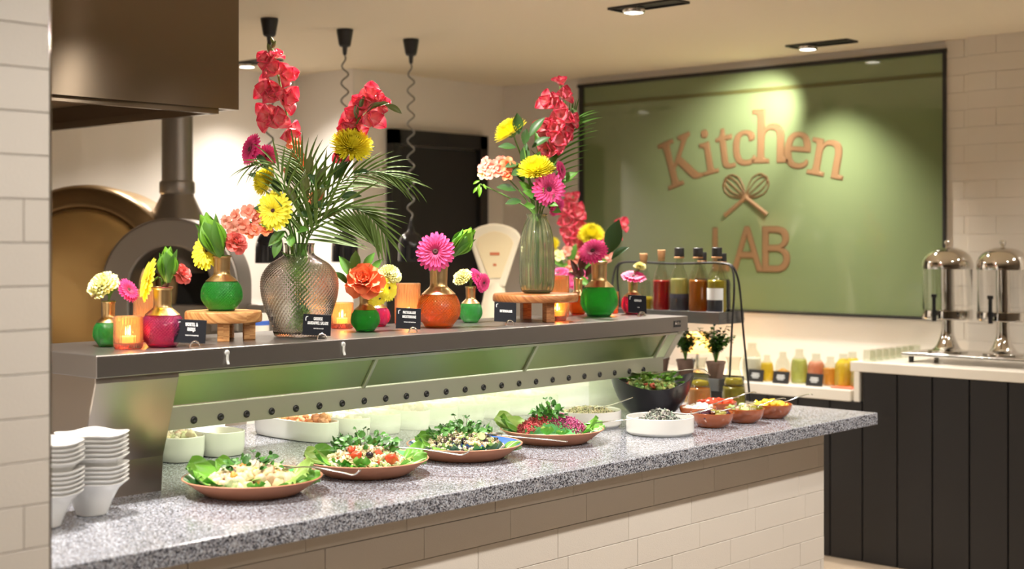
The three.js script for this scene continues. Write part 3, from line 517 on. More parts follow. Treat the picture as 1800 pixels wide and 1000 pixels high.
function teaLight(pos, R, H, label, lit = 1) {
  const g = thing('tea_light', label, 'candle', pos, 0, 'amber ribbed tea lights on the shelf');
  part('glass', revolve([[0.0001, 0], [R * 0.9, 0], [R * 0.97, 0.004], [R, 0.012], [R, H - 0.004], [R * 0.99, H], [R * 0.955, H - 0.001], [R * 0.94, H - 0.006], [R * 0.93, 0.018], [R * 0.6, 0.014], [0.0001, 0.014]], 132, (th, s, r, y, j) => (j >= 3 && j <= 4 ? [R * 0.035 * (Math.abs(Math.sin(th * 16)) - 0.6), 0] : [0, 0])), M.glass_amber, g);
  const yw = 0.016, hw = 0.018;
  part('wax', revolve([[0.0001, yw], [0.019, yw], [0.0195, yw + hw], [0.016, yw + hw - 0.002], [0.0001, yw + hw - 0.002]], 24), M.wax, g);
  part('wick', cyl(0.0008, 0.0006, 0.006, 0, yw + hw - 0.002, 0, 6), M.black_paint, g);
  if (lit) {
    part('flame', revolve(spline([[0.0002, 0], [0.0050, 0.004], [0.0062, 0.010], [0.0034, 0.020], [0.0002, 0.030]], 12), 14).translate(0, yw + hw + 0.001, 0), M.flame, g);
    const l = new THREE.PointLight(new THREE.Color().setRGB(1, 0.58, 0.22), 0.085 * lit, 0, 2); l.position.set(pos[0], pos[1] + yw + hw + 0.010, pos[2]); l.shadow.radius = 0.2; l.castShadow = true; l.name = 'candle_lamp'; scene.add(l);
  }
}
teaLight(S3(2.150, -3.425), 0.040, 0.092, 'low amber ribbed tea light in front of the leftmost green vase', 1.2);
teaLight(S3(2.349, -3.640), 0.040, 0.158, 'tall amber ribbed candle glass behind the magenta vase', 0.5);
teaLight(S3(3.16, -3.69), 0.040, 0.090, 'low amber ribbed tea light right of the big clear vase', 1.2);
teaLight(S3(3.425, -3.640), 0.046, 0.152, 'tall amber ribbed candle glass left of the large orange vase', 0.6);
teaLight(S3(4.035, -3.455), 0.036, 0.066, 'low amber tea light under the right wooden stand', 1.2);
teaLight(S3(4.235, -3.615), 0.038, 0.165, 'tall amber candle glass behind the right wooden stand', 0.5);
teaLight(S3(4.583, -3.635), 0.036, 0.092, 'low amber tea light between the two rightmost vases', 1.2);

function stand(pos, r, h, th, mat, label, angles) {
  const g = thing('wooden_stand', label, 'stand', pos, 0, 'round wooden display stands');
  const top = new THREE.CylinderGeometry(r, r * 0.985, th, 56, 1); const prof = [[0.0001, h - th], [r * 0.97, h - th], [r * 0.995, h - th + 0.004], [r, h - th / 2], [r * 0.99, h - 0.004], [r * 0.965, h], [0.0001, h]];
  const t = revolve(prof, 56); const p = t.attributes.position, uv = t.attributes.uv; for (let i = 0; i < p.count; i++) uv.setXY(i, p.getX(i), p.getZ(i) + p.getY(i)); part('board', t, mat, g);
  for (const a of angles) { const m = part('leg', metreUV(rbox(0.036, h - th, 0.036, 0.003, 0, (h - th) / 2, 0)), mat, g); m.position.set(Math.cos(a) * r * 0.66, 0, Math.sin(a) * r * 0.66); m.rotation.y = -a; }
}
stand(S3(2.545, -3.525), 0.117, 0.089, 0.034, M.wood, 'light round wooden stand under the green vase at the left', [0.55, 2.2, 4.0, 5.5]);
stand(S3(3.95, -3.492), 0.163, 0.104, 0.030, M.wood_dark, 'browner round wooden stand under the tall ribbed vase', [0.15, 1.95, 3.6, 5.2]);

// black price-card style signs
function card(pos, lines, small, w, h, label, lean = 0.28, roll = -0.06) {
  const cv = document.createElement('canvas'); cv.width = 384; cv.height = Math.round(384 * h / w); const c = cv.getContext('2d'), W = cv.width, Hh = cv.height;
  c.fillStyle = '#16171c'; c.fillRect(0, 0, W, Hh); c.fillStyle = '#e9eaea'; c.strokeStyle = '#e9eaea'; c.textAlign = 'center'; c.textBaseline = 'middle';
  c.lineWidth = 9; c.lineCap = 'round'; c.beginPath(); c.moveTo(36, 92); c.quadraticCurveTo(28, 46, 46, 36); c.stroke(); c.lineWidth = 5; c.beginPath(); c.moveTo(50, 36); c.lineTo(64, 34); c.stroke();
  lines.forEach((t, i) => { c.save(); c.font = 'bold 60px sans-serif'; const k = Math.min(0.52, (W - 96) / c.measureText(t).width); c.translate(W * 0.53, Hh * (lines.length > 1 ? 0.21 + i * 0.21 : small ? 0.3 : 0.46)); c.scale(k, 1); c.fillText(t, 0, 0); c.restore(); });
  if (small) { c.save(); c.font = 'bold 22px sans-serif'; c.translate(W * 0.56, Hh * 0.68); c.scale(0.8, 1); c.fillText(small, 0, 0); c.restore(); }
  const t = new THREE.CanvasTexture(cv); t.colorSpace = THREE.SRGBColorSpace;
  const print = std('card_print_' + lines[0].slice(0, 4).toLowerCase(), [1, 1, 1], 0.8, 0, { map: t, specularIntensity: 0.3 });
  const g = thing('sign_card', label, 'sign', pos, FACE + 0.18, 'small black dish signs on the shelf');
  const T = (geo) => geo.rotateZ(roll).rotateX(-lean).translate(0, h * 0.5 + 0.012, 0.0);
  part('plate', T(rbox(w, h, 0.003, 0.001)), M.black_paint, g);
  part('print', T(new THREE.PlaneGeometry(w * 0.985, h * 0.98).translate(0, 0, 0.0018)), print, g);
  const arcPts = []; for (let i = 0; i <= 12; i++) { const a = i / 12 * PI; arcPts.push(V(0.014 + Math.cos(a) * 0.0135, Math.sin(a) * 0.0165 + 0.002, 0.022)); }
  part('holder', merge([tube(arcPts, 0.0022, 24, 6), cyl(0.017, 0.017, 0.002, 0.012, 0, 0.008, 24), tube(arcPts.map((p) => p.clone().add(V(0, 0, -0.012))), 0.0022, 24, 6)]), M.chrome, g);
}
card(S3(2.296, -3.338), ['WORTEL &', 'RADIJS'], 'lekker & knapperig', 0.088, 0.068, 'small black sign before the magenta vase reading WORTEL & RADIJS');
card(S3(2.745, -3.322), ['GRIEKSE', 'AARDAPPEL SALADE'], 'met feta en olijf', 0.086, 0.066, 'small black sign before the big clear vase reading GRIEKSE AARDAPPEL SALADE');
card(S3(3.152, -3.346), ['PASTASALADE', 'MEDITERRANE'], 'tomaat olijf basilicum', 0.082, 0.070, 'small black sign left of the large orange vase reading PASTASALADE');
card(S3(3.665, -3.385), ['BIETENSALADE'], '', 0.080, 0.072, 'small black sign with one line of text at the right wooden stand');
card(S3(4.470, -3.405), ['GEMENGD'], 'vegan', 0.076, 0.074, 'small black sign before the small magenta vase, rightmost on the shelf');

// ---------------------------------------------------------------- flowers
// petal lies along +x with its face up (+y); inner and outer pigment
function petal(L, W, { nu = 5, nv = 3, cup = 0, curl = 0, wave = 0, base = 0.3, peak = 0.65, tip = 0.25, c0, c1, tilt = 0, edge, gam = 1 } = {}) {
  const pos = [], col = [], idx = [], uv = []; let x = 0, y = 0;
  for (let i = 0; i <= nu; i++) {
    const u = i / nu, a = tilt + curl * u; if (i) { x += L / nu * Math.cos(a); y += L / nu * Math.sin(a); }
    const w = W / 2 * (u < peak ? base + (1 - base) * Math.sin(u / peak * PI / 2) : tip + (1 - tip) * Math.cos((u - peak) / (1 - peak) * PI / 2));
    for (let j = 0; j <= nv; j++) {
      const v = j / nv * 2 - 1, dy = cup * v * v * w + wave * u * Math.sin(v * 7 + u * 6 + L * 900);
      pos.push(x - dy * Math.sin(a), y + dy * Math.cos(a), v * w); uv.push(u, v);
      const k = Math.pow(Math.min(1, u * 1.25), gam); for (let c = 0; c < 3; c++) col.push(edge && Math.abs(v) > 0.9 ? edge[c] : c0[c] + (c1[c] - c0[c]) * k);
    }
  }
  for (let i = 0; i < nu; i++) for (let j = 0; j < nv; j++) { const a = i * (nv + 1) + j, b = a + 1, c = a + nv + 1, d = c + 1; idx.push(a, b, c, b, d, c); }
  const g = new THREE.BufferGeometry(); g.setAttribute('position', new THREE.Float32BufferAttribute(pos, 3)); g.setAttribute('color', new THREE.Float32BufferAttribute(col, 3)); g.setAttribute('uv', new THREE.Float32BufferAttribute(uv, 2)); g.setIndex(idx); g.computeVertexNormals(); return g;
}
const ringOf = (n, fn, jit = 0.05) => { const l = []; for (let k = 0; k < n; k++) l.push(fn(k).rotateY(2 * PI * k / n + rr(-jit, jit))); return l; };
const COL = { magenta: [[0.45, 0.012, 0.11], [0.72, 0.035, 0.22]], pink: [[0.55, 0.02, 0.14], [0.84, 0.075, 0.30]], yellow: [[0.95, 0.80, 0.02], [0.96, 0.88, 0.05]], lemon: [[0.70, 0.66, 0.26], [0.86, 0.83, 0.42]], orange: [[0.80, 0.16, 0.05], [0.88, 0.24, 0.09]], coral: [[0.80, 0.34, 0.22], [0.86, 0.26, 0.18]], blush: [[0.80, 0.42, 0.30], [0.86, 0.36, 0.28]], red: [[0.94, 0.50, 0.48], [0.80, 0.055, 0.125]], rosecoral: [[0.80, 0.36, 0.22], [0.80, 0.16, 0.14]] };
function stemTo(g, from, to, r = 0.0024, mat = M.stem) {   // from the head down into the vase neck and on into the water
  const o = g.position, a = from.clone().sub(o), b = V(to[0], to[1], to[2]).sub(o), c = b.clone().add(V(rr(-0.012, 0.012), -0.11, rr(-0.012, 0.012)));
  const m = a.clone().lerp(b, 0.55); m.y += 0.02; m.x += (b.x - a.x) * 0.12; m.z += (b.z - a.z) * 0.12;
  part('stem', tube([a, m, b, c], r, 18, 6), mat, g);
}
const flowers = 'cut flowers on the shelf';
const dirs = (d) => facing(d[0], d[1], d[2]);
function gerbera(p, R, col, dir, neck, label, eye = M.pollen_dark) {
  const g = thing('gerbera', label, 'flower', [p.x, p.y, p.z], 0, flowers), q = qTo(dirs(dir), rr(0, 6)), [c0, c1] = COL[col];
  const rows = [...ringOf(24, () => petal(R * rr(0.93, 1.02), R * 0.31, { c0, c1, tilt: 0.06, curl: -0.22, cup: 0.25, tip: 0.35 }).translate(R * 0.06, 0, 0)), ...ringOf(20, () => petal(R * rr(0.74, 0.82), R * 0.26, { c0, c1, tilt: 0.22, curl: -0.2, cup: 0.25, tip: 0.35 }).translate(R * 0.05, 0.002, 0)), ...ringOf(22, () => petal(R * rr(0.30, 0.38), R * 0.07, { nu: 3, nv: 2, c0: c0.map((k) => k * 0.8), c1: c0, tilt: 0.6, curl: -0.3 }).translate(R * 0.10, 0.003, 0))];
  part('petals', mergeC(rows).applyQuaternion(q), M.petal, g);
  const e = col === 'yellow' ? 0.5 : 0.8; part('eye', revolve(spline([[R * 0.2 * e, -0.001], [R * 0.19 * e, R * 0.09], [R * 0.1 * e, R * 0.12], [0.0001, R * 0.09]], 8), 24, (th, s) => [0.0006 * Math.sin(th * 12), 0]).applyQuaternion(q), eye, g);
  part('calyx', revolve(spline([[R * 0.26, 0.0], [R * 0.2, -R * 0.12], [R * 0.07, -R * 0.22], [0.002, -R * 0.26]], 8), 16).applyQuaternion(q), M.stem, g);
  if (neck) stemTo(g, p.clone().addScaledVector(dirs(dir), -R * 0.24), neck, 0.003);
  return g;
}
function mum(p, R, dir, neck, label, col = 'yellow') {    // dense dome of narrow petals
  const g = thing('chrysanthemum', label, 'flower', [p.x, p.y, p.z], 0, flowers), q = qTo(dirs(dir), rr(0, 6)), [c0, c1] = COL[col], l = [];
  for (let k = 0; k < 13; k++) { const t = k / 12, el = -0.35 + t * 2.2; l.push(...ringOf(Math.round(48 - 26 * t), () => petal(R * (1.06 - 0.34 * t) * rr(0.9, 1.06), R * 0.115, { nu: 5, nv: 2, c0, c1, tilt: el * 0.7, curl: 0.55, cup: 0.7, tip: 0.4 }).translate(R * 0.04, R * 0.12 * t, 0), 0.12)); }
  part('petals', mergeC(l).applyQuaternion(q), M.petal, g);
  part('calyx', revolve(spline([[R * 0.3, 0.0], [R * 0.24, -R * 0.14], [R * 0.08, -R * 0.22]], 8), 16).applyQuaternion(q), M.stem, g);
  if (neck) stemTo(g, p.clone().addScaledVector(dirs(dir), -R * 0.2), neck, 0.0032);
  return g;
}
function carnation(p, R, dir, neck, label, col = 'lemon') {
  const g = thing('carnation', label, 'flower', [p.x, p.y, p.z], 0, flowers), q = qTo(dirs(dir), rr(0, 6)), [c0, c1] = COL[col], l = [];
  for (let k = 0; k < 6; k++) { const t = k / 5; l.push(...ringOf(Math.round(11 - 5 * t), () => petal(R * (0.98 - 0.28 * t) * rr(0.9, 1.06), R * 0.62, { nu: 6, nv: 7, c0, c1, tilt: -0.15 + t * 1.35, curl: 0.25 - t * 0.35, wave: R * 0.075, base: 0.2, peak: 0.85, tip: 0.75 }).translate(0, R * 0.05 * t, 0), 0.2)); }
  part('petals', mergeC(l).applyQuaternion(q), M.petal, g);
  part('calyx', revolve(spline([[R * 0.2, -R * 0.1], [R * 0.24, -R * 0.25], [R * 0.2, -R * 0.5], [R * 0.06, -R * 0.62]], 10), 16).applyQuaternion(q), M.leaf_green, g);
  if (neck) stemTo(g, p.clone().addScaledVector(dirs(dir), -R * 0.6), neck, 0.0026);
  return g;
}
function rose(p, R, dir, neck, label, col = 'orange') {
  const g = thing('rose', label, 'flower', [p.x, p.y, p.z], 0, flowers), q = qTo(dirs(dir), rr(0, 6)), [c0, c1] = COL[col], l = [];
  const rows = [[6, 1.0, 0.35, -0.8, 1.15], [5, 0.92, 0.75, -0.65, 1.15], [5, 0.80, 1.05, -0.35, 1.1], [4, 0.68, 1.25, -0.25, 1.1], [4, 0.56, 1.4, -0.25, 1.1], [3, 0.46, 1.5, -0.2, 1.1]];
  rows.forEach(([n, s, tilt, curl, w], k) => l.push(...ringOf(n, (i) => petal(R * s * rr(0.95, 1.05), R * s * w, { nu: 7, nv: 6, c0, c1, tilt: tilt, curl, cup: 0.55, base: 0.35, peak: 0.7, tip: 0.5, wave: R * 0.03 }).translate(R * 0.06, -R * 0.15 + R * 0.05 * k, 0).rotateY(k * 0.6), 0.15)));
  part('petals', mergeC(l).applyQuaternion(q), M.petal, g);
  part('sepals', mergeC(ringOf(5, () => petal(R * 0.6, R * 0.16, { c0: [0.08, 0.2, 0.03], c1: [0.07, 0.18, 0.03], tilt: -0.5, curl: -0.4 }).translate(0, -R * 0.18, 0))).applyQuaternion(q), M.petal, g);
  if (neck) stemTo(g, p.clone().addScaledVector(dirs(dir), -R * 0.3), neck, 0.003);
  return g;
}
// floret of a gladiolus: six wavy petals flaring from a throat, looking along +y
const gladFloret = (R, col) => { const [c0, c1] = COL[col], o = { nu: 9, nv: 8, c0, c1, base: 0.2, peak: 0.55, tip: 0.04, gam: 2.2 }; return mergeC([...ringOf(3, () => petal(R * 1.12, R * 0.92, { ...o, tilt: 1.05, curl: -0.85, wave: R * 0.10, cup: 0.5 }), 0.18), ...ringOf(3, () => petal(R * 1.0, R * 0.80, { ...o, tilt: 1.3, curl: -0.5, wave: R * 0.09, cup: 0.7 }).rotateY(PI / 3), 0.18)]); };
const florets = [0, 1, 2].map(() => gladFloret(1, 'red'));
function gladiolus(points, base, tipAt, label, buds = 3) {  // points: [r, u, f, size, facing] offsets in metres from base
  const g = thing('gladiolus', label, 'flower', [base.x, base.y, base.z], 0, flowers), O = V(0, 0, 0), P = (a) => V(0, 0, 0).addScaledVector(RIGHT, a[0]).addScaledVector(UPV, a[1]).addScaledVector(FRONT, a[2] ?? 0);
  part('stem', tube([P([0, -0.12, 0]), O, P([tipAt[0] * 0.5 + tipAt[2], tipAt[1] * 0.5, 0]), P([tipAt[0], tipAt[1], 0])], 0.0035, 24, 6), M.stem, g);
  points.forEach(([r, u, f, s, dir], i) => { const m = part('floret', florets[i % 3], M.petal, g), n = dirs(dir); m.position.copy(P([r, u, f]).addScaledVector(n, -s * 0.55)); m.quaternion.copy(qTo(n, rr(0, 6))); m.scale.setScalar(s * 1.10); });
  for (let i = 0; i < buds; i++) { const m = part('bud', petalBud, M.leaf_olive, g); m.position.copy(P([tipAt[0] + 0.004 * (i - 1), tipAt[1] - 0.012 + i * 0.014, 0.004])); m.quaternion.copy(qTo(dirs([i % 2 ? 0.6 : -0.3, 1, 0.3]))); m.scale.setScalar(0.032 - i * 0.004); }
  return g;
}
const petalBud = revolve(spline([[0.05, 0], [0.22, 0.25], [0.20, 0.6], [0.001, 1.0]], 10), 12);
// broad leaf, unit length along +x
const leafGeo = (w, fold, curl) => { const g = petal(1, w, { nu: 8, nv: 4, c0: [1, 1, 1], c1: [1, 1, 1], cup: fold, curl, base: 0.1, peak: 0.5, tip: 0.02, tilt: -curl * 0.3 }); g.deleteAttribute('color'); return g; };
const LEAF = [leafGeo(0.42, 0.35, -0.5), leafGeo(0.5, 0.25, 0.35), leafGeo(0.34, 0.5, -0.9)];
const aim = (m, dir, up) => { const x = dir.clone().normalize(), z = x.clone().cross(up).normalize(), y = z.clone().cross(x); m.quaternion.setFromRotationMatrix(new THREE.Matrix4().makeBasis(x, y, z)); };
function sprig(p, neck, leaves, mat, label, name = 'leafy_sprig') {   // stem with leaves: [r, u, f, dirR, dirU, dirF, length, variant]
  const g = thing(name, label, 'foliage', [p.x, p.y, p.z], 0, flowers), b = V(neck[0], neck[1], neck[2]).sub(p);
  part('stem', tube([V(0, 0, 0), b.clone().multiplyScalar(0.5).add(V(0, 0.01, 0)), b, b.clone().add(V(0, -0.1, 0))], 0.0028, 14, 6), M.stem, g);
  for (const [r, u, f, a, bU, c, L, k] of leaves) { const m = part('leaf', LEAF[k ?? 0], mat, g); m.position.copy(off([0, 0, 0], r, u, f)); aim(m, dirs([a, bU, c]), dirs([-a * 0.4, 0.55, 0.9])); m.scale.set(L, L, L); }
  return g;
}
function greenBud(p, L, dir, neck, label) {                // large closed bud of overlapping green leaves
  const g = thing('green_bud', label, 'foliage', [p.x, p.y, p.z], 0, flowers), d = dirs(dir);
  const side = d.clone().cross(FRONT).normalize(), fr = side.clone().cross(d).normalize().multiplyScalar(-1);
  const bl = leafGeo(0.66, 0.55, 0.40);
  for (let i = 0; i < 8; i++) { const a = i / 8 * 2 * PI + (i % 2) * 0.3, out = side.clone().multiplyScalar(Math.cos(a)).addScaledVector(fr, Math.sin(a)), inn = i % 2; const m = part('leaf', bl, inn ? M.leaf_bud : M.leaf_green, g); m.position.copy(d.clone().multiplyScalar(-L * 0.5).addScaledVector(out, L * (inn ? 0.05 : 0.08))); aim(m, d.clone().addScaledVector(out, inn ? 0.16 : 0.30), out.clone().multiplyScalar(-1)); m.scale.setScalar(L * (inn ? 1.0 : rr(0.75, 0.95))); }
  part('stem', tube([d.clone().multiplyScalar(-L * 0.45), d.clone().multiplyScalar(-L * 0.6), V(neck[0], neck[1], neck[2]).sub(p), V(neck[0], neck[1] - 0.08, neck[2]).sub(p)], 0.004, 14, 6), M.leaf_red, g);
}
const leafletGeo = (() => { const g = petal(1, 0.076, { nu: 7, nv: 2, c0: [1, 1, 1], c1: [1, 1, 1], cup: 0.6, curl: -0.55, base: 0.35, peak: 0.3, tip: 0.02, tilt: 0.12 }); g.deleteAttribute('color'); return g; })();
const leafletHang = (() => { const g = petal(1, 0.076, { nu: 7, nv: 2, c0: [1, 1, 1], c1: [1, 1, 1], cup: 0.6, curl: -0.15, base: 0.35, peak: 0.3, tip: 0.02, tilt: 0.02 }); g.deleteAttribute('color'); return g; })();
function palm(base, pts, n, L, spread, label, droop = 0, sides = [-1, 1], mat = M.leaf_palm) {
  const g = thing('palm_frond', label, 'foliage', [base[0], base[1], base[2]], 0, flowers), P = pts.map(([r, u, f]) => V(0, 0, 0).addScaledVector(RIGHT, r).addScaledVector(UPV, u).addScaledVector(FRONT, f ?? 0)), c = new THREE.CatmullRomCurve3(P);
  part('rib', new THREE.TubeGeometry(c, 30, 0.0018, 6), M.stem, g);
  for (let i = 0; i < n; i++) for (const s of sides) {
    const t = 0.22 + 0.78 * (i + (s > 0 ? 0.25 : 0)) / n, o = c.getPoint(Math.min(1, t)), tn = c.getTangent(Math.min(1, t));
    let side = tn.clone().cross(FRONT).normalize().multiplyScalar(s); const k = spread * (1 - 0.55 * (i / n));
    const d = side.multiplyScalar(k).add(tn).addScaledVector(UPV, -droop).addScaledVector(FRONT, rr(-0.12, 0.2)).normalize();
    const m = part('leaflet', droop > 0.5 ? leafletHang : leafletGeo, mat, g); m.position.copy(o); aim(m, d, FRONT.clone().multiplyScalar(0.7).add(V(0, 0.9, 0))); const l = L * rr(0.85, 1.08) * (0.55 + 0.45 * Math.sin(PI * (0.15 + 0.85 * t))); m.scale.set(l, l, l * 1.0);
  }
}
function snap(p, pts, neck, label, cols) {                 // spray of small two-lipped florets: [r,u,f,size,col]
  const g = thing('snapdragon', label, 'flower', [p.x, p.y, p.z], 0, flowers);
  const mk = (col) => { const [c0, c1] = COL[col]; return mergeC([...ringOf(5, () => petal(1, 0.9, { nu: 4, nv: 4, c0, c1, tilt: 0.7, curl: -0.9, wave: 0.08, base: 0.3, peak: 0.7, tip: 0.5, cup: 0.3 }), 0.2), ...ringOf(4, () => petal(0.6, 0.6, { nu: 3, nv: 3, c0, c1, tilt: 1.1, curl: -0.5, wave: 0.05 }).translate(0, 0.05, 0), 0.2)]); };
  const G = Object.fromEntries(cols.map((c) => [c, mk(c)]));
  for (const [r, u, f, s, c] of pts) { const m = part('floret', G[c], M.petal, g); m.position.copy(off([0, 0, 0], r, u, f)); m.quaternion.copy(qTo(dirs([rr(-0.8, 0.3), rr(-0.2, 0.7), 1]), rr(0, 6))); m.scale.setScalar(s); }
  const b = V(neck[0], neck[1], neck[2]).sub(p), q0 = pts[0];
  part('stem', tube([off([0, 0, 0], q0[0], q0[1], q0[2] - 0.006), V(0, 0, 0).addScaledVector(FRONT, -0.008), b, b.clone().add(V(0, -0.1, 0))], 0.0026, 18, 6), M.stem, g);
}

{ // ---- bouquet in the big clear vase; offsets from the vase mouth in metres: right, up, front
  const N = [2.788, 1.594, -3.46], n = (r, f) => { const v = off(N, r, 0, f); return [v.x, v.y, v.z]; }, B = (r, u, f) => off(N, r, u, f), k = 0.0018;
  const F = (px, py) => [(px - 528) * k, (430 - py) * k];
  gladiolus([[470, 108, 0.012, 0.042, [-0.4, 0.5, 1]], [492, 98, 0.01, 0.028, [0.6, 0.9, 0.5]], [484, 124, 0.02, 0.046, [0.0, 0.3, 1]], [506, 134, 0.012, 0.048, [0.8, 0.1, 0.8]], [469, 158, 0.012, 0.052, [-0.7, 0.15, 0.9]], [486, 168, 0.022, 0.048, [0, 0.2, 1]], [508, 176, 0.014, 0.054, [0.9, -0.05, 0.8]], [473, 206, 0.016, 0.056, [-0.6, 0.0, 1]], [494, 214, 0.02, 0.046, [0.2, 0.1, 1]], [514, 238, 0.012, 0.048, [0.9, -0.2, 0.7]]].map(([x, y, f, s, d]) => { const [r, u] = F(x, y); return [r, u, f, s, d]; }), B(0, 0, 0), [F(480, 88)[0], F(480, 88)[1], 0.02], 'tallest red gladiolus spike, upper left of the big bouquet');
  gladiolus([[652, 172, 0.05, 0.050, [0.3, 0.6, 0.9]], [624, 206, 0.05, 0.058, [-0.6, 0.3, 0.9]], [656, 212, 0.06, 0.052, [0.6, -0.1, 0.9]], [638, 190, 0.062, 0.046, [-0.1, 0.4, 1]], [672, 188, 0.05, 0.036, [0.8, 0.3, 0.6]], [606, 232, 0.04, 0.044, [-0.9, 0.2, 0.8]], [622, 238, 0.055, 0.05, [0.2, -0.3, 1]], [600, 276, 0.03, 0.04, [-0.5, -0.1, 1]]].map(([x, y, f, s, d]) => { const [r, u] = F(x, y); return [r, u, f, s, d]; }), B(0.01, 0, 0.01), [F(668, 165)[0] - 0.01, F(668, 168)[1], -0.03], 'red gladiolus spike leaning right over the big yellow bloom', 0);
  sprig(B(...F(640, 210), 0.085), n(0.01, 0.02), [[0.0, 0.02, 0.0, 0.25, 1, 0.2, 0.045, 2], [0.02, 0.01, 0, 0.8, 0.7, 0.1, 0.06, 2], [-0.012, -0.01, 0, 0.0, 1, 0.2, 0.05, 2], [0.075, 0.035, 0, 1, -0.42, 0.1, 0.062, 2], [0.045, 0.025, 0, 1, 0.5, 0, 0.05, 2]], M.leaf_olive, 'olive bud leaves on the right-leaning gladiolus');
  mum(B(...F(624, 264), 0.075), 0.064, [0.25, 0.75, 0.75], n(0.012, 0.012), 'large yellow pompon bloom at the upper right of the big bouquet');
  mum(B(...F(474, 322), 0.035), 0.046, [-0.8, 0.35, 0.6], n(-0.02, 0.006), 'yellow bloom half hidden by leaves at the left of the big bouquet');
  gerbera(B(...F(490, 373), 0.085), 0.062, 'yellow', [-0.3, 0.15, 1], n(-0.02, 0.02), 'yellow gerbera facing the guests low in the big bouquet');
  gerbera(B(...F(444, 265), 0.02), 0.052, 'magenta', [-0.9, 0.25, 0.75], n(-0.022, 0), 'magenta gerbera at the far left of the big bouquet');
  gerbera(B(...F(470, 276), 0.0), 0.036, 'magenta', [0.4, 0.0, 1], n(-0.01, 0), 'smaller magenta gerbera inside the big bouquet');
  snap(B(...F(446, 392), 0.07), [[-0.066, 0.0, 0, 0.024, 'blush'], [-0.038, 0.02, 0, 0.022, 'coral'], [0.0, 0.03, 0.005, 0.026, 'coral'], [-0.045, -0.018, 0.006, 0.026, 'blush'], [-0.012, -0.012, 0.01, 0.028, 'coral'], [0.022, -0.024, 0.012, 0.024, 'coral'], [0.03, 0.012, 0, 0.024, 'coral'], [0.055, -0.028, 0.005, 0.024, 'orange'], [0.012, -0.03, 0.012, 0.024, 'orange']], n(-0.02, 0.03), 'coral snapdragon spray at the lower left of the big bouquet', ['blush', 'coral', 'orange']);
  snap(B(...F(528, 275), 0.03), [[-0.012, 0.03, 0, 0.028, 'orange'], [0.0, 0.0, 0.01, 0.024, 'orange'], [0.012, -0.035, 0, 0.03, 'orange'], [-0.02, -0.045, 0.01, 0.026, 'coral'], [0.05, -0.14, 0.02, 0.022, 'orange'], [0.075, -0.125, 0.02, 0.018, 'coral']], n(0, 0.01), 'orange snapdragon spray in the middle of the big bouquet', ['orange', 'coral']);
  palm(N, [[0.0, -0.08, 0.02], [0.02, 0.03, 0.04], [0.045, 0.14, 0.06], [0.03, 0.22, 0.07], [-0.01, 0.29, 0.07]], 17, 0.15, 0.95, 'upright palm frond in the middle of the big bouquet');
  palm(N, [[0.01, -0.08, 0.02], [0.04, 0.04, 0.03], [0.11, 0.17, 0.04], [0.23, 0.225, 0.05], [0.36, 0.19, 0.06]], 20, 0.16, 0.62, 'palm frond arching to the right of the big bouquet', 0.12);
  palm(N, [[0.012, -0.08, 0.03], [0.04, 0.02, 0.06], [0.12, 0.10, 0.09], [0.21, 0.10, 0.11], [0.29, 0.02, 0.12]], 20, 0.19, 0.85, 'drooping palm frond with hanging leaflets at the lower right of the big bouquet', 0.62);
  palm(N, [[-0.005, -0.08, 0.02], [-0.02, 0.05, 0.05], [-0.03, 0.17, 0.08], [-0.07, 0.25, 0.09], [-0.155, 0.235, 0.09]], 13, 0.13, 0.55, 'palm frond bending to the left of the big bouquet', 0.35);
  sprig(B(0.115, 0.175, 0.045), n(0.02, 0.0), [[0, 0.02, 0, 0.5, 0.8, 0.3, 0.08, 0], [-0.03, 0, 0.01, -0.8, 0.6, 0.4, 0.07, 1], [0.02, -0.03, 0.01, 0.9, 0.1, 0.4, 0.075, 0], [-0.02, -0.05, 0, -0.6, -0.2, 0.6, 0.07, 1], [0.03, 0.09, 0.02, -0.3, 1, 0.2, 0.06, 1], [-0.05, -0.09, 0.01, -0.9, 0.1, 0.5, 0.07, 0], [0.06, 0.045, 0, 1, 0.2, 0.3, 0.055, 2], [0.0, -0.1, 0.02, 0.7, -0.5, 0.5, 0.075, 0]], M.leaf_deep, 'dark leafy sprig behind the drooping palm frond');
  sprig(B(-0.04, 0.04, 0.04), n(-0.03, 0.025), [[0, 0, 0, -0.6, -0.6, 0.6, 0.075, 0], [0, 0.01, 0.01, 0.5, 0.7, 0.6, 0.06, 1], [-0.01, -0.02, 0.015, -0.3, -1, 0.4, 0.07, 0], [0.02, -0.01, 0.02, 0.2, -0.8, 0.7, 0.06, 1], [0.01, 0.03, 0, -0.7, 0.5, 0.5, 0.06, 0], [0.04, 0.0, 0.02, 0.7, 0.1, 0.8, 0.06, 0], [-0.02, 0.02, 0.02, -0.8, -0.1, 0.5, 0.055, 1]], M.leaf_green, 'fresh green leaves hanging over the rim of the big vase');
  sprig(B(0.03, 0.09, 0.06), n(0.012, 0.02), [[-0.03, 0.03, 0, -0.5, 1, 0.4, 0.08, 2], [0.02, 0.02, 0.01, 0.5, 0.9, 0.4, 0.085, 2], [0.0, 0.05, 0, 0.0, 1, 0.4, 0.09, 2], [-0.04, -0.01, 0.01, -0.8, 0.5, 0.5, 0.07, 2], [0.05, -0.01, 0.01, 0.9, 0.4, 0.4, 0.075, 0], [0.03, 0.08, 0, 0.4, 1, 0.2, 0.085, 2], [-0.03, 0.09, 0, -0.4, 1, 0.2, 0.08, 2], [0.01, 0.12, 0.01, 0.1, 1, 0.3, 0.07, 0]], M.leaf_olive, 'olive pointed leaves in the heart of the big bouquet');
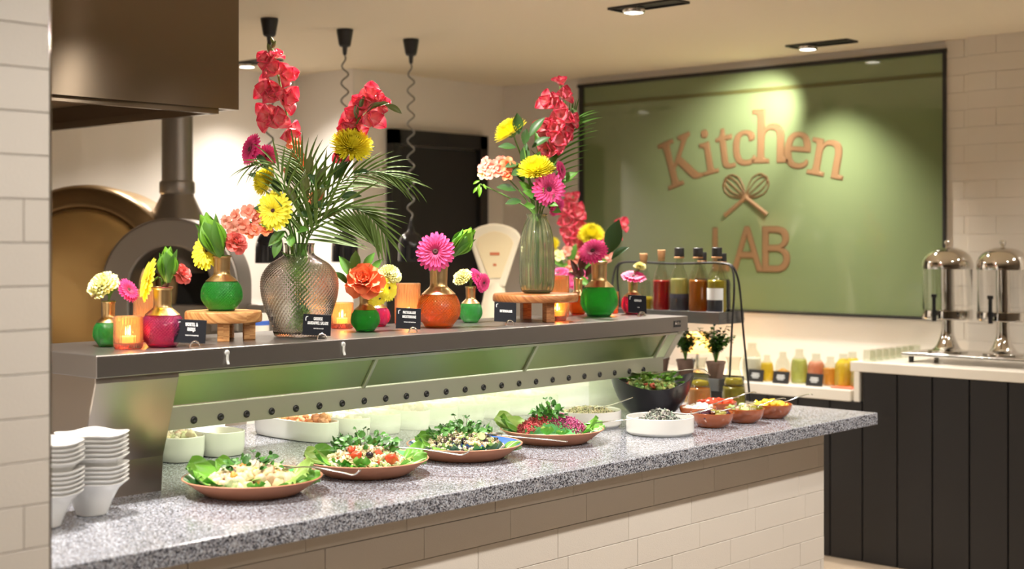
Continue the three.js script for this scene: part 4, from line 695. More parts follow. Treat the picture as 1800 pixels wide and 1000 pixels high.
  sprig(B(-0.05, 0.13, 0.03), n(-0.012, 0.01), [[0, 0.02, 0, -0.6, 0.9, 0.3, 0.09, 2], [0.02, 0.05, 0, 0.2, 1, 0.3, 0.09, 2], [-0.03, 0.05, 0, -0.9, 0.6, 0.2, 0.09, 2], [0.01, -0.02, 0.01, 0.5, 0.8, 0.4, 0.08, 0], [-0.02, -0.03, 0.02, -0.8, 0.2, 0.5, 0.07, 0], [0.03, 0.09, 0, 0.4, 1, 0.1, 0.08, 2], [-0.04, 0.10, 0.01, -0.7, 0.9, 0.2, 0.08, 2]], M.leaf_deep, 'dark pointed leaves at the left of the big bouquet');
  // cut stems standing in the water
  const sg = thing('stem_bundle', 'bundle of green stems inside the big clear vase', 'stems', N, 0, flowers);
  for (let i = 0; i < 18; i++) { const a = rr(0, 6.28), q = rr(0.2, 1); part('stem', tube([V(Math.cos(a) * 0.028 * q, 0.0, Math.sin(a) * 0.028 * q), V(Math.cos(a + 0.6) * 0.02, -0.1, Math.sin(a + 0.6) * 0.02), V(-Math.cos(a) * 0.055 * q, -0.275, -Math.sin(a) * 0.055 * q)], rr(0.0018, 0.0036), 14, 6), i % 3 ? M.stem : M.leaf_bud, sg); }
  for (let i = 0; i < 26; i++) { const m = part('leaf', LEAF[i % 3], i % 2 ? M.leaf_green : M.leaf_bud, sg), a = rr(0, 6.28), q = rr(0, 0.045); m.position.set(Math.cos(a) * q, rr(-0.20, -0.02), Math.sin(a) * q); aim(m, V(Math.cos(a) * 0.4, rr(-1, 0.6), Math.sin(a) * 0.4), V(Math.cos(a), 0.2, Math.sin(a))); m.scale.setScalar(rr(0.03, 0.05)); }
}
{ // ---- bouquet in the ribbed vase
  const N = [3.962, 1.704, -3.495], n = (r, f) => { const v = off(N, r, 0, f); return [v.x, v.y, v.z]; }, B = (r, u, f) => off(N, r, u, f), k = 0.00216, F = (px, py) => [(px - 948) * k, (378 - py) * k];
  gladiolus([[989, 144, 0.01, 0.036, [0, 0.9, 0.6]], [964, 180, 0.02, 0.05, [-0.6, 0.3, 0.9]], [997, 168, 0.012, 0.044, [0.6, 0.4, 0.8]], [960, 226, 0.02, 0.052, [-0.6, 0.1, 1]], [990, 204, 0.028, 0.056, [0.1, 0.1, 1]], [1012, 212, 0.012, 0.036, [0.9, 0.1, 0.7]], [984, 248, 0.026, 0.058, [0.4, -0.1, 1]], [964, 266, 0.022, 0.05, [-0.3, -0.1, 1]], [976, 226, 0.03, 0.05, [-0.1, 0.1, 1]], [978, 182, 0.016, 0.044, [-0.1, 0.3, 1]], [1000, 232, 0.01, 0.042, [0.7, 0, 0.8]]].map(([x, y, f, s, d]) => { const [r, u] = F(x, y); return [r, u, f, s, d]; }), B(0, 0, 0), [F(990, 150)[0], F(990, 150)[1], -0.005], 'red gladiolus spike in the tall ribbed vase', 0);
  mum(B(...F(904, 236), 0.01), 0.066, [-0.5, 0.75, 0.1], n(-0.012, 0), 'yellow bloom at the upper left of the ribbed vase bouquet');
  mum(B(...F(946, 304), 0.06), 0.068, [-0.1, 0.92, 0.45], n(0, 0.012), 'yellow bloom low in the middle of the ribbed vase bouquet');
  gerbera(B(...F(968, 335), 0.085), 0.062, 'pink', [0.25, -0.05, 1], n(0.01, 0.015), 'pink gerbera below the yellow bloom in the ribbed vase');
  gerbera(B(...F(990, 300), 0.035), 0.036, 'magenta', [1, 0.2, 0.5], n(0.01, 0), 'magenta gerbera seen edge-on at the right of the ribbed vase');
  gerbera(B(...F(983, 366), 0.05), 0.038, 'magenta', [0.7, -0.5, 0.6], n(0.015, 0.01), 'magenta gerbera hanging over the rim of the ribbed vase');
  snap(B(...F(880, 302), 0.04), [[-0.055, 0.005, 0, 0.026, 'blush'], [-0.045, 0.032, 0, 0.024, 'blush'], [-0.02, 0.02, 0.01, 0.03, 'blush'], [-0.03, -0.012, 0.01, 0.028, 'blush'], [0.0, -0.004, 0.012, 0.03, 'coral'], [0.01, 0.03, 0, 0.028, 'coral'], [0.036, 0.022, 0.01, 0.032, 'orange'], [0.03, -0.02, 0.01, 0.026, 'orange'], [-0.06, -0.02, 0.004, 0.02, 'lemon']], n(-0.01, 0.01), 'blush snapdragon spray reaching left from the ribbed vase', ['blush', 'coral', 'orange', 'lemon']);
  sprig(B(...F(848, 325), 0.04), n(-0.012, 0.01), [[0, 0, 0, -0.4, -1, 0.2, 0.035, 2], [0.004, -0.012, 0, -0.2, -1, 0.3, 0.04, 2], [0.0, 0.012, 0, -1, -0.4, 0.2, 0.03, 2], [-0.008, -0.01, 0.004, -0.6, -0.8, 0.3, 0.032, 2], [0.012, 0.0, 0.002, 0.5, -0.8, 0.4, 0.026, 2]], M.leaf_bud, 'pale green drooping tip at the left of the ribbed vase bouquet');
  sprig(B(...F(925, 262), 0.05), n(-0.006, 0.012), [[-0.02, 0.05, 0.0, -0.1, 1, 0.3, 0.085, 1], [0.02, 0.04, 0, 0.7, 1, 0.2, 0.095, 0], [-0.03, 0.0, 0, -1, 0.1, 0.3, 0.07, 0], [0.0, 0.01, 0.01, 0.2, 1, 0.5, 0.07, 1], [0.03, 0.0, 0, 0.9, 0.6, 0.2, 0.08, 0], [-0.02, -0.06, 0, -0.9, -0.2, 0.4, 0.06, 0], [0.0, -0.08, 0.01, -0.9, -0.5, 0.3, 0.06, 1]], M.leaf_deep, 'dark leaves under the upper yellow bloom of the ribbed vase');
  sprig(B(0.012, 0.03, 0.05), n(0, 0.015), [[0, 0, 0, 0.8, 0.6, 0.5, 0.08, 1], [-0.01, 0.02, 0, -0.8, 0.6, 0.5, 0.075, 0], [-0.02, 0, 0.01, -0.7, 0.0, 0.6, 0.06, 1], [0.02, 0.01, 0.01, 0.7, -0.1, 0.7, 0.06, 0], [0, 0.03, 0.01, 0.1, 0.6, 0.8, 0.06, 0], [0.03, 0.05, 0, 1, 0.5, 0.3, 0.07, 0], [-0.03, 0.05, 0, -0.9, 0.7, 0.2, 0.07, 1], [0.03, 0.0, 0, 0.9, -0.5, 0.4, 0.06, 1]], M.leaf_green, 'green leaves crowding the rim of the ribbed vase');
  sprig(B(-0.05, 0.12, 0.03), n(-0.008, 0.005), [[0, 0, 0, -0.5, 0.9, 0.4, 0.10, 0], [0.03, 0.03, 0, 0.4, 1, 0.3, 0.10, 1], [-0.03, -0.03, 0.01, -0.9, 0.2, 0.4, 0.08, 0], [0.03, -0.03, 0.01, 0.8, 0.5, 0.5, 0.08, 1], [0.0, 0.06, 0, 0.1, 1, 0.2, 0.09, 0], [0.02, -0.06, 0.01, 0.5, 0.5, 0.7, 0.07, 1], [-0.01, -0.07, 0.01, -0.8, -0.1, 0.5, 0.07, 0]], M.leaf_deep, 'dark leaves at the left of the ribbed vase bouquet');
  sprig(B(0.04, 0.15, 0.0), n(0.01, 0), [[0, 0, 0, 0.3, 1, 0.2, 0.12, 2], [0.02, 0.05, 0, 0.6, 1, 0.2, 0.12, 2], [-0.02, 0.06, 0, -0.2, 1, 0.2, 0.11, 2], [0.03, -0.04, 0, 0.9, 0.6, 0.2, 0.1, 0], [-0.01, -0.05, 0.02, -0.3, 0.8, 0.5, 0.08, 0]], M.leaf_green, 'long green blades beside the gladiolus of the ribbed vase');
  palm(N, [[0.01, -0.06, 0.0], [0.03, 0.06, -0.01], [0.07, 0.2, -0.02], [0.115, 0.31, -0.02], [0.15, 0.37, -0.02]], 16, 0.17, 0.9, 'palm frond behind the gladiolus of the ribbed vase', 0.05, [-1, 1], M.leaf_green);
  const sg = thing('stem_bundle', 'bundle of green stems inside the tall ribbed vase', 'stems', N, 0, flowers);
  for (let i = 0; i < 10; i++) { const a = rr(0, 6.28), q = rr(0.2, 1); part('stem', tube([V(Math.cos(a) * 0.022 * q, 0.0, Math.sin(a) * 0.022 * q), V(Math.cos(a + 0.8) * 0.012, -0.12, Math.sin(a + 0.8) * 0.012), V(-Math.cos(a) * 0.035 * q, -0.285, -Math.sin(a) * 0.035 * q)], rr(0.002, 0.004), 14, 6), i % 3 ? M.stem : M.leaf_bud, sg); }
}
{ // ---- single stems in the bud vases
  const T = (x, z, y) => [x, y, z], P = (x, y, z) => V(x, y, z);
  let n = T(2.159, -3.541, SH + 0.131);
  carnation(P(2.147, 1.472, -3.545), 0.050, [-0.35, 0.8, 0.6], n, 'pale yellow carnation in the leftmost green vase');
  gerbera(P(2.196, 1.462, -3.497), 0.036, 'magenta', [0.75, 0.45, 0.45], n, 'pinkish red gerbera edge-on in the leftmost green vase');
  n = T(2.257, -3.418, SH + 0.172);
  gerbera(off([2.224, 1.492, -3.436], 0, 0, 0.012), 0.062, 'yellow', [-0.95, 0.25, 0.45], n, 'yellow gerbera edge-on in the magenta vase');
  greenBud(off([2.265, 1.536, -3.391], -0.004, 0, 0.012), 0.105, [0.03, 1, 0.1], n, 'upright green leaf bud in the magenta vase');
  rose(off([2.285, 1.508, -3.369], 0, 0, -0.005), 0.030, [0.8, 0.55, 0.5], n, 'small pink rose behind the green bud of the magenta vase', 'rosecoral');
  n = T(2.537, -3.523, SH + 0.089 + 0.17);
  gerbera(off([2.503, 1.574, -3.555], 0, 0, -0.015), 0.060, 'yellow', [-0.45, 0.3, 0.9], n, 'yellow gerbera behind the green bud on the left stand');
  greenBud(off([2.520, 1.620, -3.546], 0.004, 0, 0.03), 0.145, [-0.38, 1, 0.12], n, 'leaning green leaf bud in the vase on the left stand');
  rose(off([2.567, 1.595, -3.49], 0, 0.002, 0.012), 0.036, [0.6, 0.6, 0.6], n, 'coral rose in the vase on the left stand', 'rosecoral');
  n = T(3.112, -3.514, SH + 0.135);
  rose(off([3.114, 1.468, -3.515], 0, 0, 0.03), 0.062, [-0.05, 0.55, 0.9], n, 'large orange rose in the small green vase');
  carnation(off([3.166, 1.488, -3.458], 0, 0, -0.03), 0.042, [0.3, 0.75, 0.6], n, 'pale yellow carnation behind the orange rose');
  gerbera(off([3.166, 1.445, -3.458], 0, 0, -0.01), 0.044, 'yellow', [0.85, 0.1, 0.6], n, 'small yellow gerbera edge-on right of the orange rose');
  gerbera(off([3.146, 1.412, -3.479], 0, 0, 0.015), 0.040, 'yellow', [0.5, -0.7, 0.6], n, 'yellow gerbera hanging down below the orange rose');
  sprig(off([3.09, 1.50, -3.54], 0, 0, 0.01), n, [[0, 0, 0, 0.1, 1, 0.2, 0.075, 1], [-0.01, -0.02, 0.005, -0.5, 1, 0.2, 0.085, 0], [0.03, 0.0, 0, 0.5, 1, 0.1, 0.075, 0], [-0.02, -0.045, 0.01, -0.8, 0.9, 0.2, 0.07, 2], [0.05, 0.0, 0, 0.9, 0.8, 0, 0.06, 1]], M.leaf_green, 'green leaves behind the orange rose');
  n = T(3.414, -3.470, SH + 0.22);
  gerbera(off([3.40, 1.566, -3.469], 0, 0, 0.04), 0.066, 'pink', [0.02, 0.1, 1], n, 'bright pink gerbera facing the guests above the large orange vase');
  greenBud(off([3.465, 1.598, -3.398], -0.004, 0, 0), 0.125, [0.75, 0.9, 0.2], n, 'green leaf bud leaning right above the large orange vase');
  n = T(3.705, -3.597, SH + 0.135);
  carnation(P(3.685, 1.466, -3.617), 0.040, [-0.4, 0.8, 0.5], n, 'pale yellow carnation right of the large orange vase');
  gerbera(P(3.722, 1.466, -3.577), 0.040, 'magenta', [0.85, 0.45, 0.4], n, 'magenta gerbera edge-on beside the pale carnation');
  gerbera(P(3.735, 1.448, -3.56), 0.036, 'pink', [0.8, -0.1, 0.7], n, 'pink gerbera drooping beside the pale carnation');
  n = T(4.41, -3.665, SH + 0.15);
  sprig(P(4.415, 1.475, -3.655), n, [[0, 0, 0, 0.2, 1, 0.2, 0.085, 0], [-0.015, -0.02, 0, -0.3, 1, 0.3, 0.08, 2], [0.02, -0.02, 0, 0.6, 0.9, 0.2, 0.07, 0], [0, -0.03, 0.01, -0.7, 0.6, 0.4, 0.06, 2], [0, -0.02, 0.02, 0.1, 0.8, 0.8, 0.06, 1]], M.leaf_red, 'dark red leaves in the small orange vase');
  gerbera(off([4.39, 1.47, -3.69], -0.05, 0.0, 0.02), 0.045, 'magenta', [-0.3, 0.85, 0.5], n, 'magenta gerbera left of the dark red leaves');
  n = T(4.368, -3.520, SH + 0.222);
  gerbera(off([4.344, 1.563, -3.534], 0, 0, 0.02), 0.060, 'magenta', [-0.3, 0.6, 0.8], n, 'magenta gerbera above the large green vase at the right');
  sprig(off([4.385, 1.56, -3.495], 0, 0, 0.0), n, [[0.005, -0.01, 0, 0.35, 1, 0.1, 0.15, 1], [0.02, -0.03, 0, 0.9, 0.8, 0.1, 0.09, 2]], M.leaf_deep, 'single broad leaf above the large green vase at the right');
  n = T(4.592, -3.52, SH + 0.14);
  gerbera(off([4.594, 1.458, -3.52], 0, 0, 0.01), 0.052, 'magenta', [0.05, 0.9, 0.4], n, 'magenta gerbera in the small vase behind the rightmost sign');
  carnation(off([4.605, 1.495, -3.505], 0.01, 0, -0.02), 0.028, [0.1, 0.9, 0.4], n, 'pale carnation behind the rightmost magenta gerbera');
}
{ // ---- far bouquet on the pass counter
  const N = [5.40, 1.36, -4.47], B = (r, u, f) => off(N, r, u, f), n = [5.40, 1.36, -4.47];
  const v = thing('glass_vase', 'plain glass vase of the blurred bouquet on the pass counter', 'vase', [5.40, 1.085, -4.47]);
  part('body', revolve(spline([[0.05, 0.001], [0.07, 0.03], [0.075, 0.12], [0.05, 0.22], [0.045, 0.275]], 20), 40), M.glass_clear, v);
  part('water', cyl(0.06, 0.068, 0.12, 0, 0.01, 0), M.water, v);
  gladiolus([[-0.04, 0.46, 0.01, 0.05, [0, 0.7, 0.8]], [-0.07, 0.41, 0.02, 0.056, [-0.6, 0.3, 1]], [-0.02, 0.39, 0.03, 0.06, [0.3, 0.2, 1]], [-0.065, 0.35, 0.02, 0.06, [-0.4, 0.1, 1]], [-0.015, 0.32, 0.02, 0.062, [0.5, 0, 1]], [-0.06, 0.28, 0.02, 0.056, [-0.4, 0, 1]], [-0.03, 0.24, 0.03, 0.056, [0.1, -0.1, 1]]], B(0, 0, 0), [-0.04, 0.47, 0], 'blurred coral gladiolus of the far bouquet beside the scale', 0);
  gladiolus([[0.21, 0.33, 0, 0.05, [0.5, 0.5, 0.8]], [0.17, 0.27, 0.01, 0.045, [0.2, 0.3, 1]], [0.13, 0.24, 0.01, 0.042, [0.2, 0.2, 1]]], B(0, 0, 0), [0.19, 0.34, 0], 'blurred red gladiolus tip to the right of the far bouquet', 0);
  mum(B(0.05, 0.27, 0.04), 0.066, [0, 0.8, 0.6], n, 'blurred yellow bloom at the right of the far bouquet');
  mum(B(-0.15, 0.215, 0.02), 0.05, [-0.5, 0.6, 0.6], n, 'blurred yellow bloom at the left of the far bouquet');
  snap(B(-0.02, 0.17, 0.06), [[-0.09, 0.0, 0, 0.035, 'lemon'], [-0.05, 0.02, 0, 0.035, 'blush'], [0.01, 0, 0, 0.04, 'coral'], [0.05, 0.02, 0, 0.035, 'blush'], [0.12, 0.03, 0, 0.04, 'blush'], [0.15, 0.0, 0, 0.035, 'blush'], [-0.03, -0.05, 0, 0.035, 'coral']], n, 'blurred pale snapdragons in the far bouquet', ['lemon', 'blush', 'coral']);
  gerbera(B(-0.03, 0.06, 0.07), 0.06, 'magenta', [-0.3, 0.5, 1], n, 'blurred magenta gerbera low in the far bouquet');
  sprig(B(-0.08, 0.11, 0.05), n, [[0, 0, 0, -0.8, 0.6, 0.4, 0.12, 0], [-0.03, -0.03, 0, -0.9, -0.2, 0.4, 0.11, 1], [0.02, 0.02, 0, 0.3, 1, 0.3, 0.11, 0], [0.1, 0, 0, 0.9, 0.3, 0.3, 0.12, 1], [0.05, -0.04, 0.02, 0.6, -0.4, 0.6, 0.1, 0], [0, -0.06, 0.02, -0.5, -0.6, 0.6, 0.1, 1], [-0.02, 0.0, 0.03, 0.2, 0.2, 0.9, 0.1, 0]], M.leaf_green, 'blurred green leaves of the far bouquet');
}

// ---------------------------------------------------------------- salads on the worktop
const CT = 0.9;
function spoon(pts, label, bowlAt = 0, r = 0.0055, wide = 0.024, name = 'serving_spoon') {   // pts from the food to the end of the handle (world)
  const p0 = pts[0], g = thing(name, label, 'spoon', [p0.x, p0.y, p0.z], 0, 'steel serving spoons'), L = pts.map((p) => p.clone().sub(p0)), c = new THREE.CatmullRomCurve3(L), n = 28, pos = [], idx = [], uv = [];
  for (let i = 0; i <= n; i++) { const t = i / n, o = c.getPoint(t), tn = c.getTangent(t), sd = tn.clone().cross(UPV).normalize(), up = sd.clone().cross(tn).normalize(), w = r * (0.9 + 0.6 * t), h = 0.0022; for (let k = 0; k < 8; k++) { const a = k / 8 * 2 * PI; pos.push(...o.clone().addScaledVector(sd, Math.cos(a) * w).addScaledVector(up, Math.sin(a) * h).toArray()); uv.push(k / 8, t); } }
  for (let i = 0; i < n; i++) for (let k = 0; k < 8; k++) { const a = i * 8 + k, b = i * 8 + (k + 1) % 8; idx.push(a, a + 8, b, b, a + 8, b + 8); }
  const e0 = pos.length / 3; const end = c.getPoint(1); pos.push(...end.toArray()); uv.push(0, 1); for (let k = 0; k < 8; k++) idx.push(n * 8 + k, e0, n * 8 + (k + 1) % 8);
  const hg = new THREE.BufferGeometry(); hg.setAttribute('position', new THREE.Float32BufferAttribute(pos, 3)); hg.setAttribute('uv', new THREE.Float32BufferAttribute(uv, 2)); hg.setIndex(idx); hg.computeVertexNormals();
  part('handle', hg, M.cutlery, g);
  const b = part('bowl', revolve(spline([[0.0001, -0.006], [wide * 0.6, -0.004], [wide, 0.002], [wide * 0.97, 0.003], [wide * 0.58, -0.0025], [0.0001, -0.0045]], 14), 28).scale(1.45, 1, 1), M.cutlery, g); const d = L[1].clone().sub(L[0]); b.rotation.y = -Math.atan2(d.z, d.x); b.position.copy(d.normalize().multiplyScalar(-wide * 1.2));
  return g;
}
const bob = (a) => 0.5 + 0.5 * Math.sin(a);
function platter(x, z, R, inner, label) {
  const g = thing('salad_platter', label, 'platter', [x, CT, z], 0, 'terracotta salad platters'), k = R / 0.19;
  part('dish', revolve(spline([[0.12, 0.0], [0.126, 0.002], [0.150, 0.018], [0.175, 0.036], [0.189, 0.0455]].map(([r, y]) => [r * k, y]), 18).concat([[0.1895 * k, 0.047], [0.187 * k, 0.0485], [0.1835 * k, 0.047]]), 72), M.terracotta, g);
  part('foot', revolve([[0.0001, 0.0], [0.121 * k, 0.0]], 72), M.terracotta, g);
  part('glaze', revolve(spline([[0.1838 * k, 0.0468], [0.170 * k, 0.038], [0.145 * k, 0.021], [0.118 * k, 0.009], [0.0001, 0.007]], 14), 72), inner, g, 'glazed inside of the platter');
}
const smallLeaf = (() => { const g = petal(1, 0.85, { nu: 5, nv: 3, c0: [1, 1, 1], c1: [1, 1, 1], cup: 0.3, curl: -0.5, base: 0.25, peak: 0.55, tip: 0.25 }); g.deleteAttribute('color'); return g; })();
const roundLeaf = (() => { const g = petal(1, 1.0, { nu: 5, nv: 4, c0: [1, 1, 1], c1: [1, 1, 1], cup: -0.25, curl: 0.4, base: 0.35, peak: 0.5, tip: 0.3 }); g.deleteAttribute('color'); return g; })();
const frill = [0, 1, 2].map((k) => { const g = petal(1, 0.95 + 0.1 * k, { nu: 12, nv: 12, c0: [1, 1, 1], c1: [1, 1, 1], cup: 0.25, curl: 0.7 - 0.5 * k, base: 0.3, peak: 0.65, tip: 0.55, wave: 0.07 + 0.02 * k }); g.deleteAttribute('color'); return g; });
function salad(x, z, label, { base, tops = [], herbs = [0, 0], lettuce = [], sprigs = 0, height = 0.062, spread = 0.145, herbSpot = [0, 0, 0.09] }) {
  const g = thing('salad', label, 'salad', [x, CT, z], 0, 'salads in the terracotta platters');
  const Y = (q) => 0.012 + height * Math.pow(Math.max(0, 1 - q * q), 0.75), at = (r, f, lift = 0) => { const v = off([0, 0, 0], r, 0, f), q = Math.hypot(r, f) / spread; v.y = Y(Math.min(1, q)) + lift; return v; };
  for (const b of base) heap(g, b.name, b.geo ?? chunkGeo, M.food_any, b.n, () => { const a = rr(0, 6.283), q = Math.sqrt(rnd()) * (b.q ?? 0.98), r = Math.cos(a) * q * spread * (b.w ?? 1) + (b.r ?? 0), f = Math.sin(a) * q * spread * (b.w ?? 1), v = at(r, f, rr(-0.016, 0.004)), s = rr(b.s[0], b.s[1]); return [v.x, Math.max(0.012, v.y), v.z, b.long ? [s * 0.3, s * 0.3, s * b.long] : s, b.c.map((k) => k * rr(0.82, 1.08))]; });
  for (const [name, geo, mat, s, r, f, lift] of tops) { const m = part(name, geo, mat, g); m.position.copy(at(r, f, lift ?? 0.004)); m.rotation.set(rr(-0.6, 0.6), rr(0, 6), rr(-0.6, 0.6)); Array.isArray(s) ? m.scale.set(...s) : m.scale.setScalar(s); }
  for (const [r, f, dr, df, L, k, pale] of lettuce) { const m = part('lettuce_leaf', frill[k % 3], pale ? M.lettuce_pale : M.lettuce, g); m.position.copy(at(r, f, -0.004)); m.position.y = Math.max(0.02, m.position.y * 0.75); aim(m, facing(dr, 0.35, df), facing(0, 1, 0.35)); m.scale.setScalar(L); }
  for (let i = 0; i < herbs[0]; i++) { const a = rr(0, 6.283), q = Math.sqrt(rnd()), m = part('herb_leaf', i % 2 ? smallLeaf : roundLeaf, i % 3 ? M.cress : M.cress_deep, g); m.position.copy(at(herbSpot[0] + Math.cos(a) * q * herbSpot[2], herbSpot[1] + Math.sin(a) * q * herbSpot[2] * 0.8, rr(0.002, herbs[1]))); aim(m, facing(Math.cos(a), rr(-0.3, 0.9), rr(-0.6, 1)), facing(rr(-0.5, 0.5), 1, 0.5)); m.scale.setScalar(rr(0.014, 0.027)); }
  for (let i = 0; i < sprigs; i++) { const a = rr(0, 6.283), q = rr(0, 0.6), o = at(herbSpot[0] + Math.cos(a) * q * herbSpot[2], herbSpot[1] + Math.sin(a) * q * herbSpot[2]), t = o.clone().add(V(rr(-0.03, 0.03), rr(0.03, 0.06), rr(-0.03, 0.03))); const s = part('sprig', tube([o, o.clone().lerp(t, 0.6).add(V(0.004, 0, 0.003)), t], 0.0007, 8, 5), M.leaf_red, g); for (let k = 0; k < 3; k++) { const m = part('sprig_leaf', roundLeaf, M.cress_deep, s); m.position.copy(t); aim(m, facing(rr(-1, 1), rr(-0.2, 0.6), rr(-1, 1)), UPV); m.scale.setScalar(rr(0.008, 0.012)); } }
}
const rice = new THREE.CapsuleGeometry(0.28, 1, 3, 6), shred = new THREE.CapsuleGeometry(0.5, 3, 2, 5), ball = new THREE.SphereGeometry(1, 16, 12), spiral = (() => { const p = []; for (let i = 0; i <= 24; i++) p.push(V(Math.cos(i * 0.9) * 0.35, (i / 24 - 0.5) * 2, Math.sin(i * 0.9) * 0.35)); return new THREE.TubeGeometry(new THREE.CatmullRomCurve3(p), 36, 0.24, 5); })();
const slice = cyl(1, 1, 0.18, 0, 0, 0, 20);
platter(2.372, -3.150, 0.195, M.glaze_green, 'terracotta platter of creamy potato salad, nearest on the worktop');
platter(2.802, -3.158, 0.189, M.glaze_green, 'terracotta platter of grain salad with tomato, second from the left');
platter(3.232, -3.165, 0.190, M.glaze_blue, 'terracotta platter with a blue glaze holding pasta salad, third from the left');
platter(3.690, -3.185, 0.183, M.glaze_green, 'terracotta platter of shredded beetroot salad, rightmost platter');
const LET = (list) => list;
salad(2.372, -3.150, 'creamy potato salad with cress in the nearest platter', {
  base: [{ name: 'potato_chunks', n: 190, s: [0.010, 0.019], c: [0.66, 0.56, 0.34], w: 0.82 }, { name: 'carrot_bits', n: 22, s: [0.006, 0.011], c: [0.78, 0.36, 0.08], w: 0.75 }, { name: 'herb_bits', n: 40, s: [0.003, 0.007], c: [0.25, 0.36, 0.08], w: 0.75 }], height: 0.060,
  lettuce: [[-0.10, 0.05, -1, 0.5, 0.09, 0], [-0.09, 0.0, -1, 0.1, 0.10, 1], [-0.10, -0.05, -0.9, -0.4, 0.09, 2], [-0.075, 0.075, -0.6, 0.9, 0.08, 1], [-0.06, -0.05, -0.8, -0.2, 0.07, 0], [0.10, -0.03, 1, -0.3, 0.08, 0, 1], [0.10, 0.03, 1, 0.3, 0.07, 1, 1], [0.115, 0.0, 1, 0, 0.075, 2], [0.085, 0.06, 0.7, 0.7, 0.06, 2, 1], [0.03, 0.105, 0.2, 1, 0.05, 1, 1]],
  herbs: [44, 0.028], sprigs: 4, herbSpot: [0.0, 0.0, 0.085],
  tops: [['cucumber_slice', slice, M.cucumber, 0.013, 0.03, 0.10, 0.006], ['carrot_piece', chunkGeo, M.food_carrot, 0.012, -0.035, 0.08, 0.006], ['carrot_piece', chunkGeo, M.food_carrot, 0.011, -0.02, 0.03, 0.01]],
});
salad(2.802, -3.158, 'grain salad with tomato, olive and herbs in the second platter', {
  base: [{ name: 'grains', geo: rice, n: 900, s: [0.006, 0.009], c: [0.74, 0.62, 0.38], w: 0.86 }, { name: 'chunks', n: 80, s: [0.007, 0.012], c: [0.76, 0.62, 0.40], w: 0.8 }, { name: 'tomato_bits', n: 26, s: [0.007, 0.012], c: [0.60, 0.09, 0.03], w: 0.75 }], height: 0.066,
  lettuce: [[-0.10, 0.05, -0.9, 0.6, 0.075, 0], [-0.115, 0.0, -1, 0.1, 0.08, 1, 1], [-0.10, -0.06, -0.9, -0.3, 0.09, 2], [-0.055, 0.09, -0.2, 1, 0.06, 1], [0.0, 0.105, 0, 1, 0.055, 0, 1], [0.11, 0.01, 1, 0.2, 0.075, 2], [0.105, -0.05, 1, -0.4, 0.085, 0], [0.10, 0.05, 0.8, 0.6, 0.06, 1, 1], [-0.02, 0.10, 0, 1, 0.05, 2]],
  herbs: [110, 0.040], sprigs: 8, herbSpot: [0.0, -0.03, 0.105],
  tops: [['olive', ball, M.olive_black, [0.0125, 0.010, 0.010], 0.018, 0.085, 0.010], ['tomato_piece', chunkGeo, M.tomato, 0.017, -0.02, 0.085, 0.008], ['tomato_piece', chunkGeo, M.tomato, 0.018, 0.082, 0.07, 0.008], ['tomato_piece', chunkGeo, M.tomato, 0.012, -0.04, 0.05, 0.012], ['cucumber_slice', slice, M.cucumber, 0.014, 0.0, 0.115, 0.004]],
});
salad(3.232, -3.165, 'spiral pasta salad under green herbs in the blue glazed platter', {
  base: [{ name: 'pasta_spirals', geo: spiral, n: 300, s: [0.008, 0.011], c: [0.78, 0.66, 0.42], w: 0.9 }, { name: 'dark_bits', n: 40, s: [0.005, 0.009], c: [0.06, 0.03, 0.04], w: 0.8 }, { name: 'herb_bits', n: 60, s: [0.004, 0.007], c: [0.18, 0.30, 0.06], w: 0.9 }], height: 0.066,
  lettuce: [[-0.10, 0.04, -1, 0.4, 0.07, 0], [-0.03, 0.105, -0.3, 1, 0.06, 1, 1], [-0.06, 0.09, -0.5, 1, 0.055, 2], [0.09, 0.08, 0.4, 1, 0.06, 0, 1], [0.05, 0.10, 0.3, 1, 0.055, 1], [0.125, 0.0, 1, 0, 0.06, 2], [-0.10, -0.05, -1, -0.4, 0.07, 1]],
  herbs: [100, 0.036], sprigs: 9, herbSpot: [-0.01, -0.02, 0.105],
  tops: [['cucumber_slice', slice, M.cucumber, 0.014, 0.055, 0.06, 0.014], ['olive', ball, M.olive_black, [0.010, 0.008, 0.009], 0.0, 0.085, 0.008]],
});
salad(3.690, -3.185, 'shredded red and purple beetroot salad with cress in the rightmost platter', {
  base: [{ name: 'red_shreds', geo: shred, n: 520, s: [0.0028, 0.0042], c: [0.56, 0.055, 0.075], w: 0.60, r: -0.062 }, { name: 'purple_shreds', geo: shred, n: 620, s: [0.0028, 0.0042], c: [0.42, 0.045, 0.17], w: 0.62, r: 0.052 }], height: 0.085,
  lettuce: [[-0.11, -0.03, -1, -0.2, 0.10, 1, 1], [-0.115, 0.02, -1, 0.3, 0.09, 0], [-0.10, -0.07, -0.8, -0.7, 0.09, 2, 1], [0.105, 0.02, 1, 0.3, 0.075, 0], [0.115, -0.03, 1, -0.2, 0.075, 2], [0.10, 0.06, 0.8, 0.7, 0.055, 1], [-0.02, 0.11, 0, 1, 0.05, 0, 1], [0.03, 0.11, 0.1, 1, 0.045, 1, 1]],
  herbs: [70, 0.034], sprigs: 3, herbSpot: [-0.01, 0.03, 0.055],
});
const at9 = (x, y, z) => V(x, y, z);
spoon([off([2.372, 0.965, -3.15], 0.10, 0.0, -0.03), off([2.372, 0.972, -3.15], 0.17, 0.0, 0.0), off([2.372, 0.962, -3.15], 0.255, 0, 0.03), off([2.372, 0.958, -3.15], 0.288, 0.0, 0.04), off([2.372, 0.966, -3.15], 0.305, 0.005, 0.045)], 'steel spoon reaching from the potato salad across to the second platter');
